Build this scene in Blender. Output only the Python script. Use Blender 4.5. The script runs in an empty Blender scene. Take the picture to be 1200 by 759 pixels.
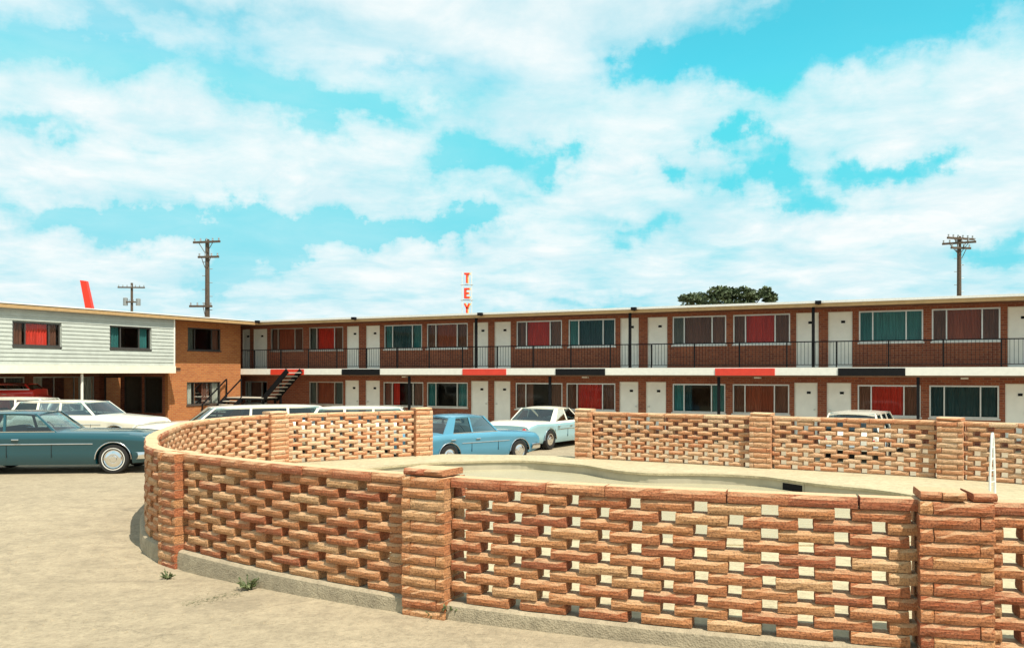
import bpy, bmesh, math, random
from mathutils import Vector, Matrix
random.seed(7)
scene = bpy.context.scene
C = scene.collection
R = math.radians

# ------------------------------------------------------------------ camera
CAM_H, FPX, CX, HY = 2.4, 1000.0, 600.0, 436.0
cam = bpy.data.cameras.new('camera'); camo = bpy.data.objects.new('camera', cam); C.objects.link(camo)
camo.location = (0, 0, CAM_H); camo.rotation_euler = (R(90), 0, 0)
cam.sensor_width = 36; cam.lens = 30.0; cam.shift_y = (HY - 379.5) / 1200
cam.clip_start = 0.05; cam.clip_end = 6000
scene.camera = camo
scene.view_settings.view_transform = 'Standard'; scene.view_settings.look = 'None'
scene.view_settings.exposure = 0.42; scene.view_settings.gamma = 1

# ------------------------------------------------------------------ sun
SUN = Vector((0.31, -0.40, 0.865)).normalized()
sun = bpy.data.lights.new('sun', 'SUN'); suno = bpy.data.objects.new('sun', sun); C.objects.link(suno)
sun.energy = 5.0; sun.angle = R(0.5); sun.color = (1.0, 0.93, 0.80)
suno.rotation_euler = (-SUN).to_track_quat('-Z', 'Y').to_euler()

# ------------------------------------------------------------------ node helper
class NT:
    def __init__(s, tree): s.t = tree; s.n = tree.nodes; s.l = tree.links
    def add(s, typ, **kw):
        nd = s.n.new(typ)
        for k, v in kw.items(): setattr(nd, k, v)
        return nd
    def link(s, a, b): s.l.new(a, b)
    def _in(s, sock, v):
        if isinstance(v, bpy.types.NodeSocket): s.link(v, sock)
        elif v is not None: sock.default_value = v
    def math(s, op, a, b=None, c=None, clamp=False):
        nd = s.add('ShaderNodeMath', operation=op); nd.use_clamp = clamp
        s._in(nd.inputs[0], a)
        if b is not None: s._in(nd.inputs[1], b)
        if c is not None: s._in(nd.inputs[2], c)
        return nd.outputs[0]
    def noise(s, vec, scale, detail=4, rough=.55, dist=0):
        nd = s.add('ShaderNodeTexNoise')
        if vec is not None: s.link(vec, nd.inputs['Vector'])
        nd.inputs['Scale'].default_value = scale; nd.inputs['Detail'].default_value = detail
        nd.inputs['Roughness'].default_value = rough; nd.inputs['Distortion'].default_value = dist
        return nd
    def ramp(s, fac, stops, interp='LINEAR'):
        nd = s.add('ShaderNodeValToRGB'); cr = nd.color_ramp; cr.interpolation = interp
        while len(cr.elements) < len(stops): cr.elements.new(.5)
        for e, (p, c) in zip(cr.elements, stops):
            e.position = p; e.color = (c[0], c[1], c[2], 1) if not isinstance(c, (int, float)) else (c, c, c, 1)
        s.link(fac, nd.inputs[0]); return nd.outputs[0]
    def mix(s, fac, a, b, blend='MIX'):
        nd = s.add('ShaderNodeMix', data_type='RGBA', blend_type=blend)
        s._in(nd.inputs[0], fac)
        for i, v in ((6, a), (7, b)):
            if isinstance(v, tuple) and len(v) == 3: v = (*v, 1)
            s._in(nd.inputs[i], v)
        return nd.outputs[2]
    def mapr(s, vec, sc):
        nd = s.add('ShaderNodeMapping'); s.link(vec, nd.inputs[0]); nd.inputs['Scale'].default_value = sc
        return nd.outputs[0]

# ------------------------------------------------------------------ world: Nishita sky + clouds
world = bpy.data.worlds.new('World'); scene.world = world; world.use_nodes = True
wt = NT(world.node_tree)
for nd in list(wt.n): wt.n.remove(nd)
wout = wt.add('ShaderNodeOutputWorld'); bg = wt.add('ShaderNodeBackground'); wt.link(bg.outputs[0], wout.inputs[0])
bg.inputs[1].default_value = 0.0745
sky = wt.add('ShaderNodeTexSky', sky_type='NISHITA'); sky.sun_disc = False
sky.sun_elevation = math.asin(SUN.z); sky.sun_rotation = math.atan2(SUN.x, SUN.y)
sky.air_density = 1.0; sky.dust_density = 0.4; sky.ozone_density = 1.5
tc = wt.add('ShaderNodeTexCoord'); dirv = tc.outputs['Generated']
sep = wt.add('ShaderNodeSeparateXYZ'); wt.link(dirv, sep.inputs[0])
dx, dy, dz = sep.outputs
zz = wt.math('ADD', wt.math('MAXIMUM', dz, 0.0), 0.16)
comb = wt.add('ShaderNodeCombineXYZ')
wt.link(wt.math('DIVIDE', dx, zz), comb.inputs[0]); wt.link(wt.math('DIVIDE', dy, zz), comb.inputs[1])
cuv = comb.outputs[0]
n1 = wt.noise(cuv, 1.15, 9, .56, .3).outputs[0]
n2 = wt.noise(cuv, 4.2, 8, .6, .2).outputs[0]
wig = wt.noise(dirv, 13.0, 6, .62)
ws = wt.add('ShaderNodeSeparateXYZ'); wt.link(wig.outputs['Color'], ws.inputs[0])
az0 = wt.math('ARCTAN2', dx, dy); el0 = wt.math('ARCSINE', dz)
az = wt.math('ADD', az0, wt.math('MULTIPLY', wt.math('SUBTRACT', ws.outputs[0], .5), .24))
el = wt.math('ADD', el0, wt.math('MULTIPLY', wt.math('SUBTRACT', ws.outputs[1], .5), .12))
# open blue areas between the clouds: (azimuth deg, elevation deg, half widths deg, depth)
HOLES = [(22.5, 21.2, 7.0, 3.2, 1.0), (15.5, 19.3, 4.2, 1.6, .9), (9.5, 19.0, 3.2, 1.0, .7),
         (27.5, 22.6, 4, 2.0, .9), (15.2, 15.2, 1.6, .9, .8), (16.4, 12.6, 1.9, 1.3, .9), (19.0, 10.6, 3.0, 1.0, .8),
         (24.3, 12.1, 3.2, 1.0, .9), (11.5, 13.0, 1.7, .8, .7),
         (-23.5, 9.2, 8.5, 1.1, .95), (-15.5, 9.5, 3.5, 1.2, .9), (-17.0, 7.6, 2.4, 1.1, .8), (-8.5, 9.6, 3.5, .9, .8),
         (-2.3, 13.8, 4.6, 1.5, .75), (-3.5, 9.9, 5.0, .9, .7), (3.2, 14.0, 2.0, 1.1, .5), (9.5, 9.0, 2.6, .8, .5),
         (-19.0, 5.8, 3.0, 1.0, .5), (5.0, 5.0, 6.0, .7, .45), (-25.5, 18.5, 8.0, 1.5, .6), (-13.5, 17.0, 6.5, 1.2, .5), (-20, 21.5, 7, 1.2, .4), (-8, 19.5, 5, 1.0, .35), (-6, 16.5, 4, .8, .3), (0, 11.6, 4, .7, .35),
         (28.5, 7.2, 3.0, .8, .5), (-28.0, 13.8, 4.0, .8, .5)]
acc = None
for (a, e, sa, se, dp) in HOLES:
    ta = wt.math('DIVIDE', wt.math('SUBTRACT', az, R(a)), R(sa)); te = wt.math('DIVIDE', wt.math('SUBTRACT', el, R(e)), R(se))
    q = wt.math('ADD', wt.math('MULTIPLY', ta, ta), wt.math('MULTIPLY', te, te))
    g = wt.math('MULTIPLY', wt.math('EXPONENT', wt.math('MULTIPLY', q, -1.0)), dp)
    acc = g if acc is None else wt.math('ADD', acc, g)
cov = wt.math('ADD', wt.math('MULTIPLY', wt.math('SUBTRACT', n1, .5), 1.5), wt.math('MULTIPLY', wt.math('SUBTRACT', n2, .5), 1.0))
cov = wt.math('ADD', cov, 0.66)
cov = wt.math('SUBTRACT', cov, wt.math('MULTIPLY', acc, 0.85))
cl = wt.ramp(cov, [(0.0, 0.0), (0.20, 0.14), (.40, .50), (.58, .76), (.85, 1.0)])
skyc = wt.mix(1.0, sky.outputs[0], (0.50, 2.75, 2.08), 'MULTIPLY')
skyc = wt.mix(1.0, skyc, (2.4, 7.5, 8.7), 'DARKEN')
shade = wt.ramp(wt.noise(cuv, 2.6, 8, .62, .5).outputs[0], [(.36, (6.9, 9.0, 9.5)), (.60, (9.6, 10.1, 10.1))])
veil = wt.math('MULTIPLY', wt.ramp(wt.math('ADD', wt.math('MULTIPLY', az0, -.5), .5), [(.40, .04), (.62, .34), (.80, .42)]), wt.ramp(wt.noise(cuv, 1.7, 6, .6, .5).outputs[0], [(.3, .45), (.7, 1.0)]))
cl = wt.math('MAXIMUM', cl, veil)
allsky = wt.mix(cl, skyc, shade)
wt.link(allsky, bg.inputs[0])

# ------------------------------------------------------------------ materials
MATS = {}
def newmat(name):
    m = bpy.data.materials.new(name); m.use_nodes = True
    t = NT(m.node_tree); b = m.node_tree.nodes['Principled BSDF']; MATS[name] = m
    return m, t, b
def simple(name, col, rough=.6, metal=0.0, var=.12, scale=6.0, coat=0.0, spec=None):
    m, t, b = newmat(name)
    tcx = t.add('ShaderNodeTexCoord').outputs['Object']
    nz = t.noise(tcx, scale, 5, .6).outputs[0]
    dark = tuple(c * (1 - var) for c in col); lite = tuple(min(1, c * (1 + var)) for c in col)
    t.link(t.ramp(nz, [(.3, dark), (.7, lite)]), b.inputs['Base Color'])
    b.inputs['Roughness'].default_value = rough; b.inputs['Metallic'].default_value = metal
    if coat: b.inputs['Coat Weight'].default_value = coat; b.inputs['Coat Roughness'].default_value = .06
    if spec is not None: b.inputs['Specular IOR Level'].default_value = spec
    return m
def bump(t, b, h, strength=.4, dist=.02):
    bp = t.add('ShaderNodeBump'); bp.inputs['Strength'].default_value = strength; bp.inputs['Distance'].default_value = dist
    t.link(h, bp.inputs['Height']); t.link(bp.outputs[0], b.inputs['Normal'])

def split_stone(name, stops):
    m, t, b = newmat(name)
    rnd = t.add('ShaderNodeObjectInfo').outputs['Random']
    o = t.add('ShaderNodeTexCoord').outputs['Object']
    off = t.add('ShaderNodeVectorMath', operation='ADD'); t.link(o, off.inputs[0])
    cx = t.add('ShaderNodeCombineXYZ')
    for i in range(3): t.link(t.math('MULTIPLY', rnd, 37.0 + 11 * i), cx.inputs[i])
    t.link(cx.outputs[0], off.inputs[1]); v = off.outputs[0]
    base = t.ramp(rnd, stops)
    streak = t.noise(t.mapr(v, (5, 8, 34)), 1.6, 6, .62, .4).outputs[0]
    grain = t.noise(v, 60, 6, .7).outputs[0]
    c = t.mix(t.math('MULTIPLY', t.ramp(streak, [(.38, 0.0), (.62, 1.0)]), .5), base, t.mix(.45, base, (.64, .37, .21)))
    c = t.mix(t.math('MULTIPLY', t.ramp(grain, [(.38, 1.0), (.53, 0.0)]), .8), c, t.mix(.8, c, (.08, .024, .010)))  # shadow in the pits of the rough face, painted into the colour
    # upward faces painted cream: paler sawn beds, plus sunlit tops put into the colour
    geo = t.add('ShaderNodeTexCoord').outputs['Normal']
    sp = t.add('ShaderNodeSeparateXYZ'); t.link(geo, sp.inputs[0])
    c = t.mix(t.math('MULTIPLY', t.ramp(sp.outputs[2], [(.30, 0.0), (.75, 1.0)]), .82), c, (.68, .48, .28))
    t.link(c, b.inputs['Base Color']); b.inputs['Roughness'].default_value = .9
    h = t.math('ADD', t.math('MULTIPLY', streak, .7), t.math('MULTIPLY', grain, .5))
    bump(t, b, h, 1.0, .03)
    return m
STONE = split_stone('split_face_stone', [(0, (.35, .080, .027)), (.22, (.44, .135, .044)), (.5, (.50, .192, .068)), (.8, (.55, .255, .098)), (1, (.59, .34, .16))])
STONE_PALE = split_stone('pale_split_face_stone', [(0, (.54, .20, .085)), (.3, (.60, .28, .13)), (.65, (.66, .37, .20)), (1, (.70, .47, .29))])
STONE_RED = split_stone('red_cap_stone', [(0, (.36, .08, .030)), (.5, (.44, .13, .05)), (1, (.50, .22, .09))])

def brickmat(name, c1, c2, mort, sc=1.0):
    m, t, b = newmat(name)
    uv = t.add('ShaderNodeTexCoord').outputs['UV']
    br = t.add('ShaderNodeTexBrick'); t.link(uv, br.inputs['Vector'])
    br.inputs['Color1'].default_value = (*c1, 1); br.inputs['Color2'].default_value = (*c2, 1); br.inputs['Mortar'].default_value = (*mort, 1)
    br.inputs['Scale'].default_value = 1.0; br.inputs['Mortar Size'].default_value = .010; br.inputs['Brick Width'].default_value = .24 * sc
    br.inputs['Row Height'].default_value = .085 * sc; br.inputs['Bias'].default_value = 0; br.inputs['Mortar Smooth'].default_value = .2
    nz = t.noise(uv, 1.3, 6, .6).outputs[0]; n2 = t.noise(uv, 26, 4, .6).outputs[0]
    c = t.mix(t.ramp(nz, [(.3, 0.0), (.75, .5)]), br.outputs[0], t.mix(.5, br.outputs[0], tuple(x * .55 for x in c1)))
    c = t.mix(t.ramp(n2, [(.3, .45), (.6, 0.0)]), c, tuple(x * .4 for x in c1))
    t.link(c, b.inputs['Base Color']); b.inputs['Roughness'].default_value = .9
    bump(t, b, t.math('SUBTRACT', 1.0, br.outputs[1]), .5, .01)
    return m
BRICK = brickmat('motel_brick', (.37, .105, .046), (.22, .054, .028), (.33, .19, .12))
BRICK_W = brickmat('wing_brick', (.51, .175, .048), (.38, .105, .032), (.42, .25, .11))

def groundmat(name, cA, cB, spots, bscale=1.0):
    m, t, b = newmat(name)
    o = t.add('ShaderNodeTexCoord').outputs['Object']
    n = t.noise(o, .22, 8, .62, .4).outputs[0]; f = t.noise(o, 24 * bscale, 6, .7).outputs[0]; g = t.noise(o, 3.0, 8, .68, .2).outputs[0]
    c = t.ramp(n, [(.32, cA), (.68, cB)])
    c = t.mix(t.ramp(g, [(.36, .5), (.56, 0.0)]), c, spots)
    c = t.mix(t.ramp(g, [(.60, 0.0), (.78, .35)]), c, tuple(min(1, x * 1.25) for x in cB))
    c = t.mix(t.ramp(f, [(.36, .55), (.5, 0.0)]), c, t.mix(.6, c, (.12, .095, .055)))
    vo = t.add('ShaderNodeTexVoronoi'); t.link(o, vo.inputs['Vector']); vo.inputs['Scale'].default_value = 70 * bscale
    c = t.mix(t.ramp(vo.outputs['Distance'], [(.10, .35), (.22, 0.0)]), c, (.20, .16, .10))
    st = t.noise(t.mapr(o, (.18, 1.6, 1)), 1.2, 7, .65, .8).outputs[0]
    c = t.mix(t.ramp(st, [(.33, .42), (.47, 0.0)]), c, spots)
    sp_ = t.noise(o, 1.15, 4, .55, .2).outputs[0]
    c = t.mix(t.ramp(sp_, [(.25, .5), (.33, 0.0)]), c, tuple(x * .5 for x in spots))
    wv = t.add('ShaderNodeVectorMath', operation='ADD'); t.link(o, wv.inputs[0])
    nv = t.noise(o, 1.7, 5, .6); sc_ = t.add('ShaderNodeVectorMath', operation='SCALE'); t.link(nv.outputs['Color'], sc_.inputs[0]); sc_.inputs['Scale'].default_value = .9
    t.link(sc_.outputs[0], wv.inputs[1])
    cr_ = t.add('ShaderNodeTexVoronoi', feature='DISTANCE_TO_EDGE'); t.link(wv.outputs[0], cr_.inputs['Vector']); cr_.inputs['Scale'].default_value = .28
    c = t.mix(t.ramp(cr_.outputs['Distance'], [(.0012, .34), (.004, 0.0)]), c, tuple(x * .35 for x in spots))
    t.link(c, b.inputs['Base Color']); b.inputs['Roughness'].default_value = .95
    g8 = t.noise(o, 9 * bscale, 5, .75).outputs[0]
    c = t.mix(t.ramp(g8, [(.34, .34), (.5, 0.0)]), c, tuple(x * .62 for x in spots)); c = t.mix(t.ramp(g8, [(.55, 0.0), (.72, .4)]), c, tuple(min(1, x * 1.3) for x in cB))
    t.link(c, b.inputs['Base Color'])
    bump(t, b, t.math('ADD', f, t.math('MULTIPLY', vo.outputs['Distance'], .6)), .55, .015)
    return m
GROUND = groundmat('dry_gravel_asphalt', (.305, .248, .164), (.392, .320, .212), (.225, .182, .120))
CONC = groundmat('pool_deck_concrete', (.44, .375, .235), (.50, .435, .28), (.36, .305, .19), .7)
FOOT = groundmat('footing_concrete', (.33, .272, .182), (.385, .32, .215), (.245, .20, .135), .8)
COPING = groundmat('coping_concrete', (.43, .36, .22), (.49, .42, .265), (.34, .28, .17), .8)
MORTAR = simple('mortar', (.52, .40, .25), .95, var=.2, scale=12)

WHITE = simple('white_paint', (.76, .74, .66), .6, var=.06)
SIDING = simple('white_siding_paint', (.42, .45, .405), .75, var=.09, scale=3)
CREAM = simple('cream_trim_paint', (.78, .72, .56), .6, var=.06)
DOORP = simple('cream_door_paint', (.86, .85, .77), .5, var=.05, scale=3)
ALU = simple('aluminium_frame', (.62, .62, .58), .35, .6, var=.08)
BLACKP = simple('black_paint', (.007, .007, .008), .7, var=.2, spec=.15)
DARKF = simple('dark_bronze_frame', (.05, .045, .04), .5, var=.2)
REDP = simple('red_panel_paint', (.66, .045, .022), .45, var=.08)
REDS = simple('red_sign_paint', (.74, .035, .012), .4, var=.06)
YELP = simple('yellow_sign_edge', (.80, .55, .12), .5, var=.08)
FASC = simple('tan_fascia', (.42, .27, .12), .7, var=.12)
SOFF = simple('brown_soffit', (.17, .08, .042), .8, var=.15)
ROOFM = simple('white_roof_gravel', (.70, .70, .66), .95, var=.1, scale=20)
STEP = simple('stair_tread_concrete', (.5, .46, .38), .8, var=.1)
FLOORM = simple('balcony_floor', (.34, .26, .18), .9, var=.12)
ROOMW = simple('room_wall', (.20, .15, .11), .9, var=.1)
WOOD = simple('weathered_pole_wood', (.085, .060, .040), .9, var=.35, scale=9)
STEEL = simple('galvanised_steel', (.30, .32, .32), .5, .5, var=.15)
WHMET = simple('white_metal_tube', (.78, .80, .78), .35, .2, var=.05)
CHROME = simple('chrome', (.80, .80, .80), .12, 1.0, var=.05)
RUB = simple('tyre_rubber', (.014, .013, .012), .8, var=.25, scale=20)
WWALL = simple('whitewall_rubber', (.66, .64, .58), .7, var=.05)
INTER = simple('car_upholstery', (.035, .045, .05), .8, var=.2)
INTERB = simple('blue_car_upholstery', (.05, .12, .15), .8, var=.2)
UNDER = simple('car_underbody', (.012, .012, .012), .9, var=.2)
TAIL = simple('tail_lamp_lens', (.45, .02, .012), .2, var=.05)
LAMP = simple('headlamp_lens', (.75, .76, .74), .1, .3, var=.03)
POOLW = simple('pool_wall_plaster', (.40, .36, .26), .7, var=.12, scale=2)

def carpaint(name, col):
    return simple(name, col, .32, .0, .03, 2.0, coat=.8)
TEAL = carpaint('teal_car_paint', (.003, .058, .076)); BLUE = carpaint('light_blue_car_paint', (.075, .26, .375)); PALE = carpaint('pale_blue_car_paint', (.30, .50, .55))
WHCAR = carpaint('white_car_paint', (.80, .76, .64)); REDCAR = carpaint('red_car_paint', (.60, .03, .02))

def glassmat(name, tint, opac, refl=1.0):
    m, t, b = newmat(name)
    out = m.node_tree.nodes['Material Output']; t.n.remove(b)
    tr = t.add('ShaderNodeBsdfTransparent'); tr.inputs[0].default_value = (*tint, 1)
    gl = t.add('ShaderNodeBsdfGlossy'); gl.inputs['Roughness'].default_value = .03; gl.inputs[0].default_value = (.9, .95, .95, 1)
    o = t.add('ShaderNodeTexCoord').outputs['Object']
    bp = t.add('ShaderNodeBump'); bp.inputs['Strength'].default_value = .05; bp.inputs['Distance'].default_value = .02
    t.link(t.noise(o, 1.4, 2).outputs[0], bp.inputs['Height']); t.link(bp.outputs[0], gl.inputs['Normal'])
    fr = t.add('ShaderNodeFresnel'); fr.inputs[0].default_value = 1.5
    f = t.math('ADD', t.math('MULTIPLY', fr.outputs[0], refl), opac, clamp=True)
    mx = t.add('ShaderNodeMixShader'); t.link(f, mx.inputs[0]); t.link(tr.outputs[0], mx.inputs[1]); t.link(gl.outputs[0], mx.inputs[2])
    t.link(mx.outputs[0], out.inputs[0]); return m
GLASS = glassmat('window_glass', (.86, .88, .86), .0, .45)
CGLASS = glassmat('car_glass', (.50, .62, .64), .05)

def curtainmat(name, col):
    m, t, b = newmat(name)
    o = t.add('ShaderNodeTexCoord').outputs['Object']
    nz = t.noise(t.mapr(o, (9, 9, .6)), 2.0, 4, .6).outputs[0]
    t.link(t.ramp(nz, [(.3, tuple(c * .7 for c in col)), (.7, tuple(min(1, c * 1.25) for c in col))]), b.inputs['Base Color'])
    b.inputs['Roughness'].default_value = .9; return m
CUR = {'brown': curtainmat('brown_curtain', (.20, .085, .055)), 'red': curtainmat('red_curtain', (.62, .040, .022)),
       'teal': curtainmat('teal_curtain', (.045, .21, .21)), 'white': curtainmat('white_curtain', (.62, .62, .55)),
       'rust': curtainmat('rust_curtain', (.36, .085, .04)), 'dim': curtainmat('grey_curtain', (.13, .14, .12)), 'navy': curtainmat('dark_teal_curtain', (.02, .075, .085))}

def watermat():
    m, t, b = newmat('murky_pool_water')
    o = t.add('ShaderNodeTexCoord').outputs['Object']
    t.link(t.ramp(t.noise(o, .5, 4).outputs[0], [(.3, (.38, .34, .22)), (.7, (.46, .41, .27))]), b.inputs['Base Color'])
    b.inputs['Roughness'].default_value = .22; b.inputs['IOR'].default_value = 1.33
    w = t.math('ADD', t.noise(t.mapr(o, (1, 2.2, 1)), 5, 5, .6, .6).outputs[0], t.math('MULTIPLY', t.noise(o, 22, 3).outputs[0], .25))
    bump(t, b, w, .35, .06); return m
WATER = watermat()
def leafmat(name, a, bb):
    m, t, b = newmat(name)
    rnd = t.add('ShaderNodeTexCoord').outputs['Object']
    t.link(t.ramp(t.noise(rnd, 1.4, 4, .7).outputs[0], [(.3, a), (.7, bb)]), b.inputs['Base Color'])
    b.inputs['Roughness'].default_value = .65; return m
LEAF = leafmat('dark_tree_leaves', (.025, .045, .016), (.075, .10, .035))
WEED = leafmat('weed_leaves', (.07, .10, .035), (.16, .18, .07))

# ------------------------------------------------------------------ mesh helpers
class MB:
    """collects shapes; build() links them as one mesh object"""
    def __init__(s): s.v = []; s.f = []
    def addf(s, vs, fs):
        o = len(s.v); s.v += [tuple(p) for p in vs]; s.f += [tuple(i + o for i in f) for f in fs]; return s
    def box(s, x0, x1, y0, y1, z0, z1, M=None):
        p = [Vector((x, y, z)) for z in (z0, z1) for (x, y) in ((x0, y0), (x1, y0), (x1, y1), (x0, y1))]
        if M is not None: p = [M @ q for q in p]
        return s.addf(p, [(3, 2, 1, 0), (4, 5, 6, 7), (0, 1, 5, 4), (1, 2, 6, 5), (2, 3, 7, 6), (3, 0, 4, 7)])
    def bbox(s, x0, x1, y0, y1, z0, z1, b=.01, M=None):
        """box with chamfered edges"""
        bm = bmesh.new(); bmesh.ops.create_cube(bm, size=1)
        for v in bm.verts: v.co = Vector(((x0 + x1) / 2 + v.co.x * (x1 - x0), (y0 + y1) / 2 + v.co.y * (y1 - y0), (z0 + z1) / 2 + v.co.z * (z1 - z0)))
        bmesh.ops.bevel(bm, geom=bm.edges[:], offset=b, segments=1, affect='EDGES')
        bm.verts.index_update()
        vs = [(M @ v.co) if M is not None else v.co.copy() for v in bm.verts]; fs = [[v.index for v in f.verts] for f in bm.faces]; bm.free()
        return s.addf(vs, fs)
    def quad(s, a, b, c, d): return s.addf([a, b, c, d], [(0, 1, 2, 3)])
    def tube(s, pts, r, n=8, r2=None, caps=True):
        pts = [Vector(p) for p in pts]; rings = []
        for i, p in enumerate(pts):
            d = (pts[min(i + 1, len(pts) - 1)] - pts[max(i - 1, 0)]).normalized()
            u = d.cross(Vector((0, 0, 1)));
            if u.length < .01: u = Vector((1, 0, 0))
            u.normalize(); w = d.cross(u)
            rr = r if r2 is None else r + (r2 - r) * i / (len(pts) - 1)
            rings.append([p + (u * math.cos(2 * math.pi * k / n) + w * math.sin(2 * math.pi * k / n)) * rr for k in range(n)])
        vs = [q for rg in rings for q in rg]; fs = []
        for i in range(len(pts) - 1):
            for k in range(n):
                a, b = i * n + k, i * n + (k + 1) % n; fs.append((a, b, b + n, a + n))
        if caps: fs.append(tuple(range(n - 1, -1, -1))); fs.append(tuple((len(pts) - 1) * n + k for k in range(n)))
        return s.addf(vs, fs)
    def lathe(s, prof, n=24, M=None):
        """profile [(r, y)] revolved about the y axis"""
        vs = []; fs = []
        for (r, y) in prof:
            for k in range(n):
                a = 2 * math.pi * k / n; p = Vector((r * math.cos(a), y, r * math.sin(a))); vs.append(M @ p if M is not None else p)
        for i in range(len(prof) - 1):
            for k in range(n):
                a, b = i * n + k, i * n + (k + 1) % n; fs.append((a, b, b + n, a + n))
        return s.addf(vs, fs)
    def mesh(s, name, mat, smooth=None):
        me = bpy.data.meshes.new(name); me.from_pydata(s.v, [], s.f); me.materials.append(mat)
        bm = bmesh.new(); bm.from_mesh(me)
        if smooth is not None: bmesh.ops.remove_doubles(bm, verts=bm.verts[:], dist=1e-5)
        bmesh.ops.recalc_face_normals(bm, faces=bm.faces[:])
        uvl = bm.loops.layers.uv.new('UVMap')
        for f in bm.faces:
            n = f.normal; ax = max(range(3), key=lambda i: abs(n[i]))
            for l in f.loops:
                c = l.vert.co
                l[uvl].uv = (c.y, c.z) if ax == 0 else ((c.x, c.z) if ax == 1 else (c.x, c.y))
        bm.to_mesh(me); bm.free()
        if smooth is not None:
            me.polygons.foreach_set('use_smooth', [True] * len(me.polygons)); me.set_sharp_from_angle(angle=R(smooth))
        return me
    def build(s, name, mat, parent=None, smooth=None, loc=None):
        return link(name, s.mesh(name, mat, smooth), parent, loc)
def link(name, me, parent=None, loc=None, rot=None):
    o = bpy.data.objects.new(name, me); C.objects.link(o)
    if parent is not None: o.parent = parent
    if loc is not None: o.location = loc
    if rot is not None: o.rotation_euler = rot
    return o
def tag(o, label=None, cat=None, group=None, kind=None):
    for k, v in (('label', label), ('category', cat), ('group', group), ('kind', kind)):
        if v: o[k] = v
    return o
def thing(name, loc, label, cat, rotz=0, group=None):
    o = bpy.data.objects.new(name, None); o.empty_display_size = .3; C.objects.link(o)
    o.location = loc; o.rotation_euler = (0, 0, rotz); return tag(o, label, cat, group)

def sstep(a, b, x):
    t = max(0, min(1, (x - a) / (b - a))); return t * t * (3 - 2 * t)
def gz(x, y):
    """ground height: the yard drops a little behind the pool on the right"""
    und = .012 * math.sin(x * 1.3 + y * .7) * math.sin(y * .9 - x * .4) * sstep(3, 5, y) * (1 - sstep(11, 15, y))
    return -.3 * sstep(16, 23.5, y) * sstep(-4, -1, x) + und - .08 * (1 - sstep(-4.2, -.6, x)) * sstep(4, 9, y) * (1 - sstep(13, 17.5, y))

# ------------------------------------------------------------------ ground
def build_ground():
    xs = [-4000, -800, -200, -80, -45] + [-30 + i * 1.0 for i in range(61)] + [45, 80, 200, 800, 4000]
    ys = [-600, -80, -10, 0, 2] + [3 + i * .75 for i in range(64)] + [60, 80, 150, 400, 1500, 5000]
    m = MB(); nx = len(xs)
    m.v = [(x, y, gz(x, y)) for y in ys for x in xs]
    m.f = [(j * nx + i, j * nx + i + 1, (j + 1) * nx + i + 1, (j + 1) * nx + i) for j in range(len(ys) - 1) for i in range(nx - 1)]
    return m
# keep the area under the pool deck out of the ground sheet by lowering it there
g = build_ground()

# ------------------------------------------------------------------ pool enclosure outline
def catmull(pts, n=14):
    out = []
    for i in range(len(pts) - 1):
        p0 = pts[max(i - 1, 0)]; p1 = pts[i]; p2 = pts[i + 1]; p3 = pts[min(i + 2, len(pts) - 1)]
        for k in range(n):
            t = k / n
            out.append(tuple(.5 * ((2 * p1[a]) + (-p0[a] + p2[a]) * t + (2 * p0[a] - 5 * p1[a] + 4 * p2[a] - p3[a]) * t * t + (-p0[a] + 3 * p1[a] - 3 * p2[a] + p3[a]) * t ** 3) for a in (0, 1)))
    out.append(tuple(pts[-1])); return out
FRONT = [(8.0, 6.1), (3.58, 6.95), (-.79, 8.58), (-4.30, 11.08)]
LEFT = [(-5.47, 12.95), (-6.22, 15.2), (-6.75, 18.4), (-5.80, 20.95), (-2.46, 23.15)]
PATH_A = FRONT + LEFT
PATH_B = [(1.94, 22.45), (5.92, 20.2), (9.32, 18.1), (12.6, 15.0)]
def resample(pts):
    L = [0]
    for a, b in zip(pts[:-1], pts[1:]): L.append(L[-1] + math.hypot(b[0] - a[0], b[1] - a[1]))
    return pts, L
def at_s(pl, s):
    pts, L = pl; s = max(0, min(L[-1] - 1e-6, s))
    for i in range(len(L) - 1):
        if L[i + 1] >= s: break
    t = (s - L[i]) / max(1e-9, L[i + 1] - L[i]); a, b = pts[i], pts[i + 1]
    return Vector((a[0] + (b[0] - a[0]) * t, a[1] + (b[1] - a[1]) * t, 0)), math.atan2(b[1] - a[1], b[0] - a[0])

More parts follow.
